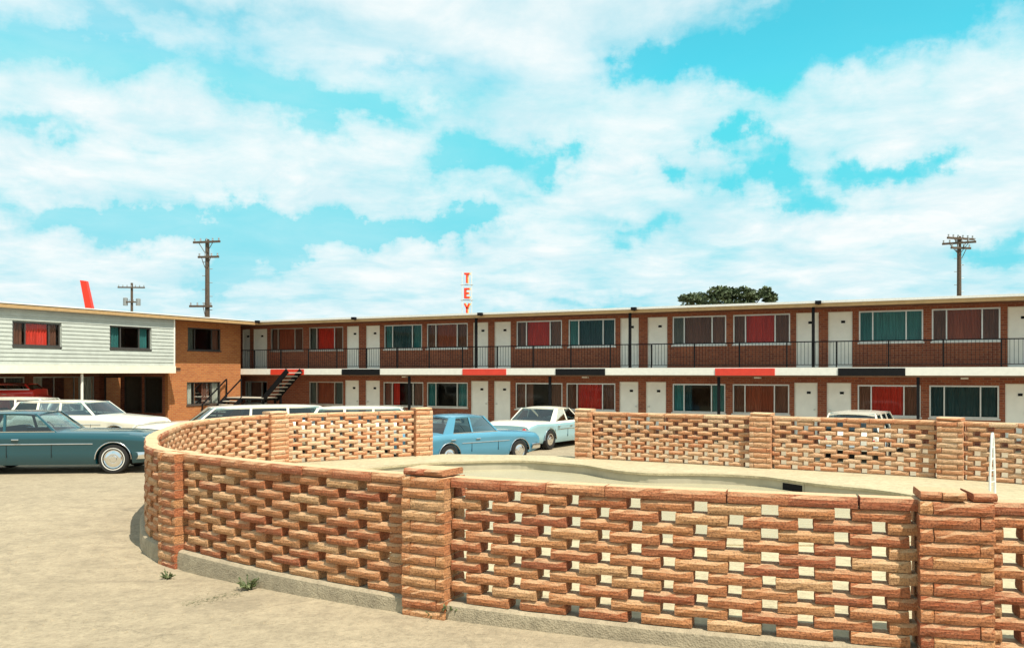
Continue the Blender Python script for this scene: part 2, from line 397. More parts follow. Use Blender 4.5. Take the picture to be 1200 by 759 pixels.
# --- stone block meshes (split faces front and back, sawn beds)
def stone_mesh(name, L, D, H, mat, seed, nx=5, nz=3, rough=.0045, bulge=.0115):
    rr = random.Random(seed); m = MB(); vs = []
    def face(sgn):
        ids = []
        for j in range(nz + 1):
            for i in range(nx + 1):
                x = -L / 2 + L * i / nx; z = H * j / nz
                edge = (i in (0, nx)); tb = j in (0, nz)
                off = 0 if tb else bulge + rr.uniform(-rough, rough)
                if j == 0: off = rr.uniform(.000, .005)
                if j == nz: off = rr.uniform(-.013, -.007)
                if j == nz - 1: off *= .85
                if edge: off *= .55
                if not edge: x += rr.uniform(-.3, .3) * L / nx
                if not tb: z += rr.uniform(-.10, .10) * H / nz
                ids.append(len(vs)); vs.append((x + (rr.uniform(-.003, .003) if edge else 0), sgn * (D / 2 + off), z))
        return ids
    F = face(-1); B = face(1); fs = []; w = nx + 1
    for j in range(nz):
        for i in range(nx):
            a = j * w + i
            fs.append((F[a], F[a + 1], F[a + w + 1], F[a + w])); fs.append((B[a + 1], B[a], B[a + w], B[a + w + 1]))
    fs.append(tuple([F[i] for i in range(w)][::-1] + [B[i] for i in range(w)]))
    fs.append(tuple([F[nz * w + i] for i in range(w)] + [B[nz * w + i] for i in range(w)][::-1]))
    fs.append(tuple([F[j * w] for j in range(nz + 1)] + [B[j * w] for j in range(nz + 1)][::-1]))
    fs.append(tuple([F[j * w + nx] for j in range(nz + 1)][::-1] + [B[j * w + nx] for j in range(nz + 1)]))
    m.addf(vs, fs); return m.mesh(name, mat)
BZ0, COURSE, NC = .155, .1015, 11          # eleven open courses and a cap
STN = {}
for key, mat in (('front', STONE), ('rear', STONE_PALE)):
    STN[key] = [stone_mesh('brick', .44, .168, .094, mat, 10 + k) for k in range(7)]
    STN[key + '_cap'] = [stone_mesh('cap_brick', .5, .185, .096, STONE_RED if key == 'front' else mat, 40 + k, bulge=.010) for k in range(4)]
    STN[key + '_pier'] = [stone_mesh('pier_brick', .40, .16, .095, mat, 60 + k) for k in range(5)]
    STN[key + '_head'] = [stone_mesh('pier_header', .095, .16, .095, mat, 80 + k, nx=2) for k in range(3)]

def wall_bay(pl, s0, s1, key, label, pitch, blen, group):
    mid, am = at_s(pl, (s0 + s1) / 2)
    root = thing('openwork_brick_wall', (mid.x, mid.y, 0), label, 'wall', group=group)
    def put(me, a, b, z, nm, basel, zs=1.0):
        c, ang = at_s(pl, (a + b) / 2)
        o = link(nm, me, root, (c.x - mid.x + random.uniform(-.007, .007), c.y - mid.y + random.uniform(-.009, .009), z),
                 (random.uniform(-.008, .008), random.uniform(-.006, .006), ang + random.uniform(-.012, .012) + (math.pi if random.random() < .5 else 0)))
        o.scale = ((b - a) / basel, 1, zs); return o
    for k in range(NC):
        z = BZ0 + k * COURSE; s = s0 - pitch + (pitch / 2 if k % 2 else 0) + .06
        while s < s1:
            jit = random.uniform(-.008, .008)
            a, b = max(s0, s + jit), min(s1, s + blen + jit + random.uniform(-.006, .006))
            if b - a > .07: put(random.choice(STN[key]), a, b, z, 'brick', .44)
            s += pitch
    s = s0; z = BZ0 + NC * COURSE
    while s < s1 - .02:
        l = min(random.uniform(.42, .58), s1 - s)
        if s1 - s - l < .12: l = s1 - s
        put(random.choice(STN[key + '_cap']), s + .003, s + l - .003, z, 'cap_brick', .5); s += l
    return root
def pier(pl, s, key, label, zb=0.0, capstones=0, group=None, width=.5):
    c, ang = at_s(pl, s); z0 = gz(c.x, c.y) + zb - .03
    root = thing('brick_pier', (c.x, c.y, z0), label, 'pier', rotz=ang, group=group)
    H = BZ0 + 12 * COURSE - z0; n = 13; ch = H / n
    for k in range(n):
        for side in (-1, 1):
            flip = (k % 2) * 2 - 1; big = width - .105
            o = link('pier_brick', random.choice(STN[key + '_pier']), root, (flip * .05 + random.uniform(-.006, .006), side * .105, k * ch), (0, 0, (math.pi if side < 0 else 0) + random.uniform(-.01, .01)))
            o.scale = (big / .40, 1.08, ch / .102)
            o = link('pier_header', random.choice(STN[key + '_head']), root, (-flip * (width / 2 - .05) + random.uniform(-.005, .005), side * .105 + random.uniform(-.008, .008), k * ch), (0, 0, (math.pi if side < 0 else 0) + random.uniform(-.05, .05)))
            o.scale = (1, 1.08, ch / .102)
    mo = MB().box(-width / 2 + .02, width / 2 - .02, -.165, .165, 0, H - .02); mo.build('mortar_core', MORTAR, root)
    for q in range(capstones):
        w_ = width / capstones
        o = link('cap_stone', random.choice(STN[key + '_cap']), root, (-width / 2 + w_ * (q + .5) + random.uniform(-.02, .02), random.uniform(-.02, .02), H + .002 + random.uniform(0, .006)), (0, random.uniform(-.015, .015), random.uniform(-.06, .06)))
        o.scale = (w_ * .95 / .5, 1.9, .66)
    return root

plA = resample(catmull(PATH_A, 24)); plB = resample(catmull(PATH_B, 24))
def s_of(pl, i, n=24): return pl[1][i * n]
WG = 'openwork brick walls round the pool'; PG = 'brick piers of the pool wall'
sR, sM, sL, sX, sRL, sE = (s_of(plA, i) for i in (1, 2, 3, 5, 7, 8))
HP = .26
wall_bay(plA, s_of(plA, 0) + .9, sR - HP, 'front', 'short end of the front openwork brick wall running out of the picture right of the nearest pier', .58, .45, WG)
wall_bay(plA, sR + HP, sM - HP, 'front', 'longest nearest openwork brick wall with pale squares of daylight in its gaps', .58, .45, WG)
wall_bay(plA, sM + HP, sL - HP, 'front', 'front openwork brick wall with dark gaps, between the left corner pier and the weedy pier', .58, .45, WG)
wall_bay(plA, sL + .2, sX, 'front', 'curved end of the openwork wall turning away behind the left corner pier', .58, .45, WG)
wall_bay(plA, sX, sRL - HP, 'rear', 'pale openwork wall across the pool, in front of the white wagon with blue windows', .50, .36, WG)
wall_bay(plA, sRL + HP, sE - HP, 'rear', 'pale openwork wall across the pool, ending beside the blue car', .50, .36, WG)
pier(plA, sR, 'front', 'nearest brick pier with dark broken stones on its top', 0, 3, PG, .54)
pier(plA, sM, 'front', 'front brick pier with weeds at its foot, in the middle of the near wall', 0, 2, PG)
pier(plA, sL, 'front', 'narrow brick pier at the left corner of the near wall', 0, 0, PG, .46)
pier(plA, sRL, 'rear', 'pale brick pier across the pool below the white station wagon', 0, 1, PG)
pier(plA, sE, 'rear', 'pale brick pier at the left of the gap beside the blue car', 0, 1, PG)
tB = [s_of(plB, i) for i in range(4)]
wall_bay(plB, tB[0] + HP - .03, tB[1] - HP, 'rear', 'pale openwork wall across the pool, starting beside the parked pale blue car', .50, .36, WG)
wall_bay(plB, tB[1] + HP, tB[2] - HP, 'rear', 'pale openwork wall across the pool, in front of the white car seen from behind', .50, .36, WG)
wall_bay(plB, tB[2] + HP, tB[3] - 1.2, 'rear', 'pale openwork wall across the pool behind the white ladder rails', .50, .36, WG)
pier(plB, tB[0], 'rear', 'pale brick pier at the right of the gap beside the pale blue car', 0, 1, PG, .46)
pier(plB, tB[1], 'rear', 'pale brick pier across the pool left of the white car seen from behind', 0, 1, PG)
pier(plB, tB[2], 'rear', 'pale brick pier across the pool just left of the white ladder rails', 0, 1, PG)

# --- footing strip, deck, pool
def footing(pl, s0, s1, outer):
    m = MB(); n = int((s1 - s0) / .2); prof = [(.165, -.4), (.160, .06), (.148, .125), (.112, .148), (-.10, .150), (-.16, -.4)]
    k = len(prof)
    for i in range(n + 1):
        c, a = at_s(pl, s0 + (s1 - s0) * i / n); nrm = Vector((-math.sin(a), math.cos(a), 0)) * outer
        wob = random.uniform(-.008, .008)
        for (d, z) in prof: m.v.append(tuple(c + nrm * (d + (wob if d > .1 else 0)) + Vector((0, 0, z + (wob * .4 if z > 0 else 0)))))
    for i in range(n):
        for j in range(k - 1): m.f.append((i * k + j, i * k + j + 1, (i + 1) * k + j + 1, (i + 1) * k + j))
    m.f.append(tuple(range(k))); m.f.append(tuple(n * k + j for j in range(k)))
    tag(m.build('wall_footing', FOOT, smooth=40), kind='structure')
footing(plA, 0, plA[1][-1] + .0, 1); footing(plB, 0, plB[1][-1], 1 if False else 1)

POOLPTS = [(-3.05, 20.3), (-2.13, 21.1), (-1.085, 21.5), (.22, 21.7), (1.07, 21.2), (1.77, 20.6), (2.32, 19.6), (3.04, 19.0), (4.2, 18.9), (5.35, 18.4), (6.12, 17.2), (6.95, 16.3), (7.35, 15.3), (7.3, 13.6), (6.4, 12.2),
           (4.5, 11.4), (1.5, 11.6), (-1.2, 12.7), (-3.2, 14.8), (-3.9, 17.2), (-3.75, 19.2)]
pool = catmull(POOLPTS + [POOLPTS[0]], 5)[:-1]
def inward(pl, s0, s1, n, d):
    out = []
    for i in range(n + 1):
        c, a = at_s(pl, s0 + (s1 - s0) * i / n); nrm = Vector((-math.sin(a), math.cos(a), 0)); out.append((c.x - nrm.x * d, c.y - nrm.y * d))
    return out
deckout = inward(plA, 0, plA[1][-1], 90, .10) + [(-1.9, 23.55), (0.2, 23.3), (1.6, 22.95)] + inward(plB, 0, plB[1][-1], 40, .10) + [(13.6, 12.0), (11.5, 8.0)]
def loop_fill(outer, inner, z):
    bm = bmesh.new()
    def lp(pts):
        vs = [bm.verts.new((x, y, z)) for x, y in pts]
        return [bm.edges.new((vs[i], vs[(i + 1) % len(vs)])) for i in range(len(vs))]
    ed = lp(outer) + (lp(inner) if inner else [])
    bmesh.ops.triangle_fill(bm, use_beauty=True, use_dissolve=False, edges=ed)
    bm.verts.index_update(); v = [v.co[:] for v in bm.verts]; f = [[q.index for q in x.verts] for x in bm.faces]; bm.free(); return v, f
def offset_poly(pts, d):
    out = []; n = len(pts)
    for i in range(n):
        a, b = Vector(pts[i - 1]), Vector(pts[(i + 1) % n]); t = (b - a).normalized(); out.append((pts[i][0] + t.y * -d, pts[i][1] + t.x * d))
    return out
cop_out = offset_poly(pool, .30); cop_in = offset_poly(pool, -.035)
v, f = loop_fill(deckout, cop_out, .145); dm = MB().addf(v, f)
nD = len(deckout)
for i in range(nD):   # skirt so the deck is a slab
    a, b = deckout[i], deckout[(i + 1) % nD]; dm.quad((a[0], a[1], .145), (b[0], b[1], .145), (b[0], b[1], -.5), (a[0], a[1], -.5))
tag(dm.build('pool_deck', CONC), kind='structure')
cm = MB(); n = len(pool)
for i in range(n):
    j = (i + 1) % n; O, I = cop_out, cop_in
    ring = lambda p, z: (p[0], p[1], z)
    cm.quad(ring(O[i], .165), ring(O[j], .165), ring(I[j], .165), ring(I[i], .165))
    cm.quad(ring(I[i], .165), ring(I[j], .165), ring(I[j], .115), ring(I[i], .115))
    cm.quad(ring(I[i], .115), ring(I[j], .115), ring(pool[j], .115), ring(pool[i], .115))
    cm.quad(ring(O[i], .165), ring(O[j], .165), ring(O[j], .10), ring(O[i], .10))
tag(cm.build('pool_coping', COPING), kind='structure')
pm = MB()
for i in range(n):
    j = (i + 1) % n; pm.quad((*pool[i], .12), (*pool[j], .12), (*pool[j], -1.4), (*pool[i], -1.4))
v, f = loop_fill(pool, None, -1.4); pm.addf(v, f)
tag(pm.build('pool_basin', POOLW), kind='structure')
v, f = loop_fill(offset_poly(pool, -.002), None, -.06)
tag(MB().addf(v, f).build('pool_water', WATER), kind='structure')

# ground sheet: dig it out under the deck and basin
from mathutils.geometry import intersect_point_tri_2d
def inside(p, poly):
    c = False; n_ = len(poly)
    for i in range(n_):
        a, b = poly[i], poly[i - 1]
        if (a[1] > p[1]) != (b[1] > p[1]) and p[0] < (b[0] - a[0]) * (p[1] - a[1]) / (b[1] - a[1]) + a[0]: c = not c
    return c
gb = bmesh.new(); me = bpy.data.meshes.new('tmp'); me.from_pydata(g.v, [], g.f); gb.from_mesh(me)
kill = [fc for fc in gb.faces if all(inside((w.co.x, w.co.y), deckout) for w in fc.verts)]
bmesh.ops.delete(gb, geom=kill, context='FACES')
gb.verts.index_update(); g2 = MB().addf([w.co[:] for w in gb.verts], [[w.index for w in fc.verts] for fc in gb.faces]); gb.free()
tag(g2.build('ground', GROUND, smooth=60), kind='structure')

# skimmer opening in the far side of the basin
k_ = min(range(n), key=lambda i: abs(pool[i][0] - 5.80) + abs(pool[i][1] - 17.75))
sa = math.atan2(pool[(k_ + 1) % n][1] - pool[k_ - 1][1], pool[(k_ + 1) % n][0] - pool[k_ - 1][0])
sk = thing('pool_skimmer', (pool[k_][0], pool[k_][1], 0), 'dark skimmer opening low in the far edge of the pool', 'pool skimmer', rotz=sa + math.pi)
MB().box(-.30, .30, -.03, .02, .088, .112).box(.27, .30, -.03, .02, -.13, .087).box(-.30, -.27, -.03, .02, -.13, .087).build('skimmer_frame', POOLW, sk)
MB().box(-.27, .27, -.02, .015, -.13, .085).build('skimmer_mouth', BLACKP, sk)

# pool ladder rails
ld = thing('pool_ladder', (8.36, 14.85, .145), 'white tapering ladder rails standing on the deck at the right', 'pool ladder', rotz=R(30))
for s_ in (-1, 1):
    MB().tube([(s_ * .08, 0, 0), (s_ * .068, 0, .45), (s_ * .042, 0, .9), (s_ * .02, 0, 1.16), (0, 0, 1.20)], .02, 8).build('rail', WHMET, ld, 50)
    MB().lathe([(.0, .02), (.06, .02), (.07, 0)], 12, Matrix.Translation((s_ * .08, 0, 0)) @ Matrix.Rotation(R(90), 4, 'X')).build('foot_flange', WHMET, ld)
for q in range(5): MB().tube([(-.074 + q * .010, 0, .15 + q * .2), (.074 - q * .010, 0, .15 + q * .2)], .009, 6).build('rung', WHMET, ld)

# ------------------------------------------------------------------ motel local frame
DIRX = Vector((.8957, -.4448)); OX, OY = -13.78, 43.35
MROT = math.atan2(-.4448, .8957)
def u_at(px, y):
    k = (px - CX) / FPX; return (k * (OY + .8957 * y) - OX - .4448 * y) / (.8957 + .4448 * k)
def y_at(px, x):
    k = (px - CX) / FPX; return (k * (OY - .4448 * x) - OX - .8957 * x) / (.4448 - .8957 * k)
def wp(x, y, z=0): return Vector((OX + x * .8957 + y * .4448, OY - x * .4448 + y * .8957, z))

motel = thing('motel_building', (OX, OY, 0), 'long two storey red brick motel with white doors and a balcony walkway', 'motel', rotz=MROT)
wing = thing('motel_wing', (OX, OY, 0), 'white sided and orange brick wing of the motel at the left', 'motel wing', rotz=MROT)

def wall_open(m, T, u0, u1, z0, z1, ops, depth):
    """front sheet with openings plus reveals; T maps (u, d, z) -> local point, d = depth inward"""
    us = sorted({u0, u1, *[o[0] for o in ops], *[o[1] for o in ops]}); zs = sorted({z0, z1, *[o[2] for o in ops], *[o[3] for o in ops]})
    for i in range(len(us) - 1):
        for j in range(len(zs) - 1):
            cu, cz = (us[i] + us[i + 1]) / 2, (zs[j] + zs[j + 1]) / 2
            if us[i + 1] - us[i] < 1e-5 or any(o[0] < cu < o[1] and o[2] < cz < o[3] for o in ops): continue
            m.quad(T(us[i], 0, zs[j]), T(us[i + 1], 0, zs[j]), T(us[i + 1], 0, zs[j + 1]), T(us[i], 0, zs[j + 1]))
    for (a, b, c, d) in ops:
        m.quad(T(a, 0, c), T(a, 0, d), T(a, depth, d), T(a, depth, c)); m.quad(T(b, 0, c), T(b, 0, d), T(b, depth, d), T(b, depth, c))
        m.quad(T(a, 0, d), T(b, 0, d), T(b, depth, d), T(a, depth, d)); m.quad(T(a, 0, c), T(b, 0, c), T(b, depth, c), T(a, depth, c))

def window(parent, T, a, b, z0, z1, spec, fm=ALU, sill=True, split=(.22, .74)):
    """three light window: frame (part) with panes, curtains and sill (sub-parts). spec: per light colour name or None"""
    def bx(m, u0, u1, d0, d1, c, e):
        p = [T(u, d, z) for z in (c, e) for (u, d) in ((u0, d0), (u1, d0), (u1, d1), (u0, d1))]
        m.addf(p, [(3, 2, 1, 0), (4, 5, 6, 7), (0, 1, 5, 4), (1, 2, 6, 5), (2, 3, 7, 6), (3, 0, 4, 7)])
    w = b - a; fr = MB(); t = .05
    bx(fr, a, a + t, .03, .10, z0, z1); bx(fr, b - t, b, .03, .10, z0, z1); bx(fr, a + t, b - t, .03, .10, z1 - t, z1); bx(fr, a + t, b - t, .03, .10, z0, z0 + t)
    cuts = [a + w * split[0], a + w * split[1]]
    for c in cuts: bx(fr, c - .022, c + .022, .035, .095, z0 + t, z1 - t)
    F = fr.build('window', fm, parent)
    ed = [a + t, *cuts, b - t]
    for i in range(3):
        l, r = ed[i] + (.022 if i else 0), ed[i + 1] - (.022 if i < 2 else 0)
        p = MB(); p.quad(T(l, .065, z0 + t), T(r, .065, z0 + t), T(r, .065, z1 - t), T(l, .065, z1 - t)); p.build('pane', GLASS, F)
        if spec[i]:
            nm, fr0, fr1 = spec[i] if isinstance(spec[i], tuple) else (spec[i], 0, 1)
            cl_, cr_ = l + (r - l) * fr0, l + (r - l) * fr1
            cu = MB(); nn = max(6, int((cr_ - cl_) / .055)); vs = []
            for q in range(nn + 1):
                u = cl_ + (cr_ - cl_) * q / nn; d = .17 + (.022 if q % 2 else -.022) + random.uniform(-.008, .008)
                vs += [T(u, d, z0 - .02), T(u, d + .01, z1 + .02)]
            cu.addf(vs, [(2 * q, 2 * q + 2, 2 * q + 3, 2 * q + 1) for q in range(nn)]); cu.build('curtain', CUR[nm], F)
    if sill:
        s = MB(); bx(s, a - .04, b + .04, -.035, .03, z0 - .055, z0 - .002); s.build('sill', fm, F)
    return F
def door(parent, T, a, b, z0, z1, hinge=0):
    def bx(m, u0, u1, d0, d1, c, e):
        p = [T(u, d, z) for z in (c, e) for (u, d) in ((u0, d0), (u1, d0), (u1, d1), (u0, d1))]
        m.addf(p, [(3, 2, 1, 0), (4, 5, 6, 7), (0, 1, 5, 4), (1, 2, 6, 5), (2, 3, 7, 6), (3, 0, 4, 7)])
    m = MB(); bx(m, a + .035, b - .035, .05, .09, z0 + .01, z1 - .035); D = m.build('door', DOORP, parent)
    m = MB(); bx(m, a, a + .033, .02, .10, z0, z1); bx(m, b - .033, b, .02, .10, z0, z1); bx(m, a + .033, b - .033, .02, .10, z1 - .033, z1); m.build('door_frame', WHITE, D)
    c = (a + b) / 2; m = MB(); bx(m, c - .07 + .1, c + .07 + .1, .03, .048, z1 - .42, z1 - .33); m.build('number_plate', BLACKP, D)
    k = a + .11 if hinge else b - .11; m = MB(); bx(m, k - .03, k + .03, -.02, .048, z0 + .93, z0 + .99); m.build('door_knob', ALU, D)
    return D

YW = 1.4                                    # wall plane behind the balcony edge
TM = lambda u, d, z: (u, YW + d, z)
UEND = u_at(1330, YW)
ZUF, ZLW0, ZLW1, ZUW0, ZUW1 = 2.57, .78, 1.93, 3.50, 4.66
B_, R_, T_, W_, N_ = 'brown', 'red', 'teal', 'white', None
UP_W = [(317, 355, ('brown', 'rust', 'brown')), (362, 402, ('dim', 'red', 'brown')), (450, 494.5, ('teal', 'navy', 'teal')), (500, 548, ('brown', 'rust', 'brown')),
        (605, 658.5, ('brown', 'red', 'brown')), (666, 721, ('teal', 'navy', 'navy')), (788, 851, ('dim', 'brown', 'brown')), (859, 926, ('brown', 'red', 'brown')),
        (1006.5, 1082, ('teal', 'teal', 'teal')), (1092, 1172.6, ('brown', 'rust', 'brown')), (1246, 1318, ('teal', 'red', 'teal'))]
LO_W = [(287, 313, ('white', 'brown', None)), (362, 402, ('dim', 'rust', 'dim')), (449, 496, ('brown', ('red', 0, .3), 'brown')), (500, 548, ('teal', None, 'teal')),
        (604, 659, ('brown', ('brown', 0, .25), 'brown')), (663.5, 721, ('brown', 'red', 'brown')), (788, 850, ('teal', ('navy', .0, .25), 'teal')), (858.5, 925, ('brown', 'rust', 'brown')),
        (1005, 1079, ('brown', 'red', 'brown')), (1089, 1171, ('navy', 'navy', 'navy')), (1246, 1318, ('brown', 'rust', 'brown'))]
UP_D = [(284, 293), (297, 313), (406.5, 420.5), (429, 445), (554.5, 572), (579.5, 598.5), (727, 748.6), (759, 782), (933, 959.5), (970.5, 999), (1181, 1210), (1218, 1240)]
LO_D = [(404.5, 420.5), (428.5, 445), (552, 572), (579, 598), (726, 748), (757, 780.5), (931, 958), (969, 997.5), (1178, 1206), (1214, 1236)]
opsU = [(u_at(a, YW), u_at(b, YW), ZUW0, ZUW1) for a, b, _ in UP_W] + [(u_at(a, YW), u_at(b, YW), ZUF, 4.66) for a, b in UP_D]
opsL = [(u_at(a, YW), u_at(b, YW), ZLW0, ZLW1) for a, b, _ in LO_W] + [(u_at(a, YW), u_at(b, YW), .02, 2.0) for a, b in LO_D]
m = MB(); wall_open(m, TM, -2.4, UEND, -.5, 2.42, opsL, .14); wall_open(m, TM, -2.4, UEND, 2.42, 4.80, opsU, .14); m.build('brick_front_wall', BRICK, motel)
# shell of rooms behind
m = MB(); m.box(-2.6, UEND, YW + 8.8, YW + 9, -.5, 4.78).box(UEND - .2, UEND, YW + .15, YW + 8.8, -.5, 4.78).box(-2.6, -2.4, .02, YW + 8.8, -.5, 4.78); m.build('outer_wall', BRICK, motel)
m = MB(); m.box(-2.38, UEND - .25, YW + 4.4, YW + 4.5, -.4, 4.7).box(-2.38, UEND - .25, YW + .16, YW + 4.4, 2.38, 2.44)
for (p, q) in ((403, 0), (425, 0), (575, 0), (755, 0), (966, 0), (1212, 0)):
    u = u_at(p, YW); m.box(u - .05, u + .05, YW + .16, YW + 4.38, -.4, 4.7)
m.build('room_partition', ROOMW, motel)
for a, b, sp in UP_W: window(motel, TM, u_at(a, YW), u_at(b, YW), ZUW0, ZUW1, sp)
for a, b, sp in LO_W: window(motel, TM, u_at(a, YW), u_at(b, YW), ZLW0, ZLW1, sp)
for i, (a, b) in enumerate(UP_D): door(motel, TM, u_at(a, YW), u_at(b, YW), ZUF, 4.66, i % 2)
for i, (a, b) in enumerate(LO_D): door(motel, TM, u_at(a, YW), u_at(b, YW), .02, 2.0, i % 2)
# balcony
MB().box(-2.39, UEND, .03, YW - .003, 2.27, 2.56).build('balcony_slab', FLOORM, motel)
MB().box(-2.39, UEND, .06, YW - .005, 2.225, 2.268).build('balcony_soffit', SOFF, motel)
MB().box(0.01, UEND, -.02, .028, 2.29, 2.575).build('balcony_fascia', WHITE, motel)
for (a, b, mt) in ((317, 356, REDP), (400.5, 445, BLACKP), (542, 593, REDP), (651, 709, BLACKP), (838, 908, REDP), (982, 1061, BLACKP), (1205, 1290, REDP)):
    o = MB().box(u_at(a, -.04), u_at(b, -.04), -.045, -.022, 2.275, 2.545).build('fascia_panel', mt, motel)
    o['label'] = ('red' if mt is REDP else 'black') + ' panel on the white balcony edge'
rl = MB().box(.05, UEND, -.004, .036, 3.49, 3.53).box(.05, UEND, .004, .028, 2.66, 2.685)
rail = rl.build('railing', BLACKP, motel)
m = MB(); u = .2
while u < UEND: m.box(u - .006, u + .006, .010, .022, 2.686, 3.489); u += .125
tag(m.build('balusters', BLACKP, rail), kind='stuff')
u = .9
while u < UEND: MB().box(u - .022, u + .022, -.008, .040, 2.30, 3.488).build('railing_post', BLACKP, motel); u += 1.72
for p in (557.6, 738, 953, 1212):
    u = u_at(p, .06); MB().box(u - .05, u + .05, .045, .135, 2.577, 4.79).build('balcony_post', BLACKP, motel)
for p in (328, 479, 644, 842, 1076, 1300):
    u = u_at(p, .06); MB().box(u - .05, u + .05, .062, .15, -.5, 2.224).build('balcony_post', BLACKP, motel)
# roof
MB().box(-2.7, UEND + .4, .06, YW + 9.2, 4.802, 4.93).build('roof_deck', SOFF, motel)
MB().box(1.06, UEND + .4, -.06, .058, 4.775, 4.90).build('roof_fascia', FASC, motel)
mm = MB().box(1.05, UEND + .45, -.09, .35, 4.902, 4.985); mm.box(-2.7, UEND + .45, .352, YW + 9.3, 4.932, 4.972); mm.build('roof_edge', ROOFM, motel)
for p in (302, 415, 563, 743, 959, 1226):
    u = u_at(p, -.15); lm = MB().box(u - .10, u + .10, -.26, -.10, 4.86, 4.98).box(u - .03, u + .03, -.10, -.062, 4.84, 4.90)
    lm.build('flood_light', BLACKP, motel)
for p in (480, 690, 890, 1130):
    u = u_at(p, YW); MB().bbox(u - .12, u + .12, YW - .5, YW - .26, 2.16, 2.222, .01).build('ceiling_lamp', WHITE, motel)

# ------------------------------------------------------------------ left wing
TW = lambda v, d, z: (-d, v, z)             # faces +x
PJ = .80
TP = lambda v, d, z: (PJ - d, v, z)        # projecting white storey
YB = y_at(203, PJ); YBB = y_at(201, 0.0); YN = -19.0
bw = [(y_at(220, 0), y_at(258.5, 0), 3.45, 4.52), (y_at(219, 0), y_at(258.5, 0), .85, 1.93)]
m = MB(); wall_open(m, TW, YBB, -.01, -.5, 4.80, bw, .14)
m.box(-.2, -.003, YBB - .2, YBB - .002, -.5, 4.79); m.build('brick_wall', BRICK_W, wing)
window(wing, TW, bw[0][0], bw[0][1], 3.45, 4.52, ('dim', None, 'brown'), DARKF)
window(wing, TW, bw[1][0], bw[1][1], .85, 1.93, ('white', ('brown', .5, 1), 'white'), DARKF)
ww = [(y_at(15, PJ), y_at(71, PJ), 3.40, 4.30), (y_at(129, PJ), y_at(176.5, PJ), 3.40, 4.34)]
# lap siding boards with openings: stepped courses
ZS0, ZS1, BH = 2.68, 4.80, .152
nb = int((ZS1 - ZS0) / BH) + 1
for k in range(nb):
    za, zb = ZS0 + k * BH, min(ZS1, ZS0 + (k + 1) * BH - .002)
    segs = [(YN, YB)]
    for (a, b, c, d) in ww:
        if zb > c + .01 and za < d - .01:
            segs = [s for (p, q) in segs for s in ((p, min(q, a - .03)), (max(p, b + .03), q)) if s[1] - s[0] > .01]
    for (p, q) in segs:
        cuts = [p] + ([p + (q - p) * random.uniform(.3, .7)] if q - p > 4 else []) + [q]
        for a, b in zip(cuts[:-1], cuts[1:]):
            m = MB(); x0 = PJ
            pr = [(x0 - .05, za), (x0 + .032, za), (x0 + .010, zb), (x0 - .05, zb)]
            m.addf([(x, a + .001, z) for x, z in pr] + [(x, b - .001, z) for x, z in pr], [(0, 1, 2, 3), (7, 6, 5, 4), (0, 4, 5, 1), (1, 5, 6, 2), (2, 6, 7, 3), (3, 7, 4, 0)])
            m.build('siding_board', SIDING, wing)
m = MB(); wall_open(m, lambda v, d, z: (PJ - .052 - d, v, z), YN, YB - .01, ZS0, ZS1, ww, .1); m.box(.2, PJ - .055, YB - .12, YB - .01, ZS0, ZS1 - .01); m.build('sheathing', SIDING, wing)
m = MB().box(PJ - .05, PJ + .045, YB - .0, YB + .07, 2.68, 4.8); m.build('corner_trim', WHITE, wing)
window(wing, TP, *ww[0][:2], ww[0][2], ww[0][3], ('brown', 'red', 'brown'), DARKF, True, (.26, .76))
window(wing, TP, *ww[1][:2], ww[1][2], ww[1][3], ('teal', None, 'teal'), DARKF, True, (.26, .72))
MB().box(PJ, PJ + .10, YN, YB + .06, 2.36, 2.676).build('canopy_fascia', CREAM, wing)
MB().box(-5.2, PJ - .002, YN, YBB - .202, 2.42, 2.60).build('upper_floor', SOFF, wing)
MB().box(-.6, PJ - .002, YBB - .2, YB + .05, 2.50, 2.60).build('canopy_soffit', SOFF, wing)
# dark room liners behind the upper windows
m = MB().box(-3.2, -3.0, YN, -.1, 2.62, 4.78).box(-2.98, -.2, YBB - .1, YBB, 2.62, 4.78).box(-2.98, -.002, -.2, -.1, -.4, 4.78).box(-3.2, -3.0, YBB + .02, -.3, -.4, 2.40).box(-2.98, -.16, YBB + .02, -.31, 2.44, 2.58); m.build('room_partition', ROOMW, wing)
# recessed ground floor: storefront return facing the yard and a deep drive-through bay
rx0 = -4.6
TR = lambda v, d, z: (v, YBB - .21 + d, z)
so = [(-4.3, -3.1, .05, 2.2), (-2.9, -1.7, .5, 2.2), (-1.55, -.35, .5, 2.2)]
m = MB(); wall_open(m, TR, rx0, -.2, -.4, 2.42, so, .1); m.build('shopfront_wall', BRICK, wing)
for (a, b, c, d) in so:
    fr = MB().box(a, a + .06, YBB - .20, YBB - .13, c, d).box(b - .06, b, YBB - .20, YBB - .13, c, d).box(a + .06, b - .06, YBB - .20, YBB - .13, d - .06, d).box(a + .06, b - .06, YBB - .20, YBB - .13, c, c + .06)
    F = fr.build('shop_window', DARKF, wing); MB().quad((a, YBB - .165, c), (b, YBB - .165, c), (b, YBB - .165, d), (a, YBB - .165, d)).build('pane', GLASS, F)
TBk = lambda v, d, z: (rx0 - d, v, z)
bo = [(YBB - 3.6, YBB - .5, .4, 2.2), (YBB - 6.6, YBB - 4.0, .4, 2.2), (YN + .5, YN + 4.5, .02, 2.3)]
m = MB(); wall_open(m, TBk, YN, YBB - .2, -.4, 2.42, bo, .1); m.box(rx0 - 3, rx0 - 2.9, YN, YBB, -.4, 2.4); m.build('bay_back_wall', BRICK, wing)
window(wing, TBk, *bo[0], (('white', 0, .5), None, ('white', .3, 1)), ALU, True, (.33, .66))
window(wing, TBk, *bo[1], ('dim', ('white', .2, .8), 'dim'), ALU, True, (.33, .66))
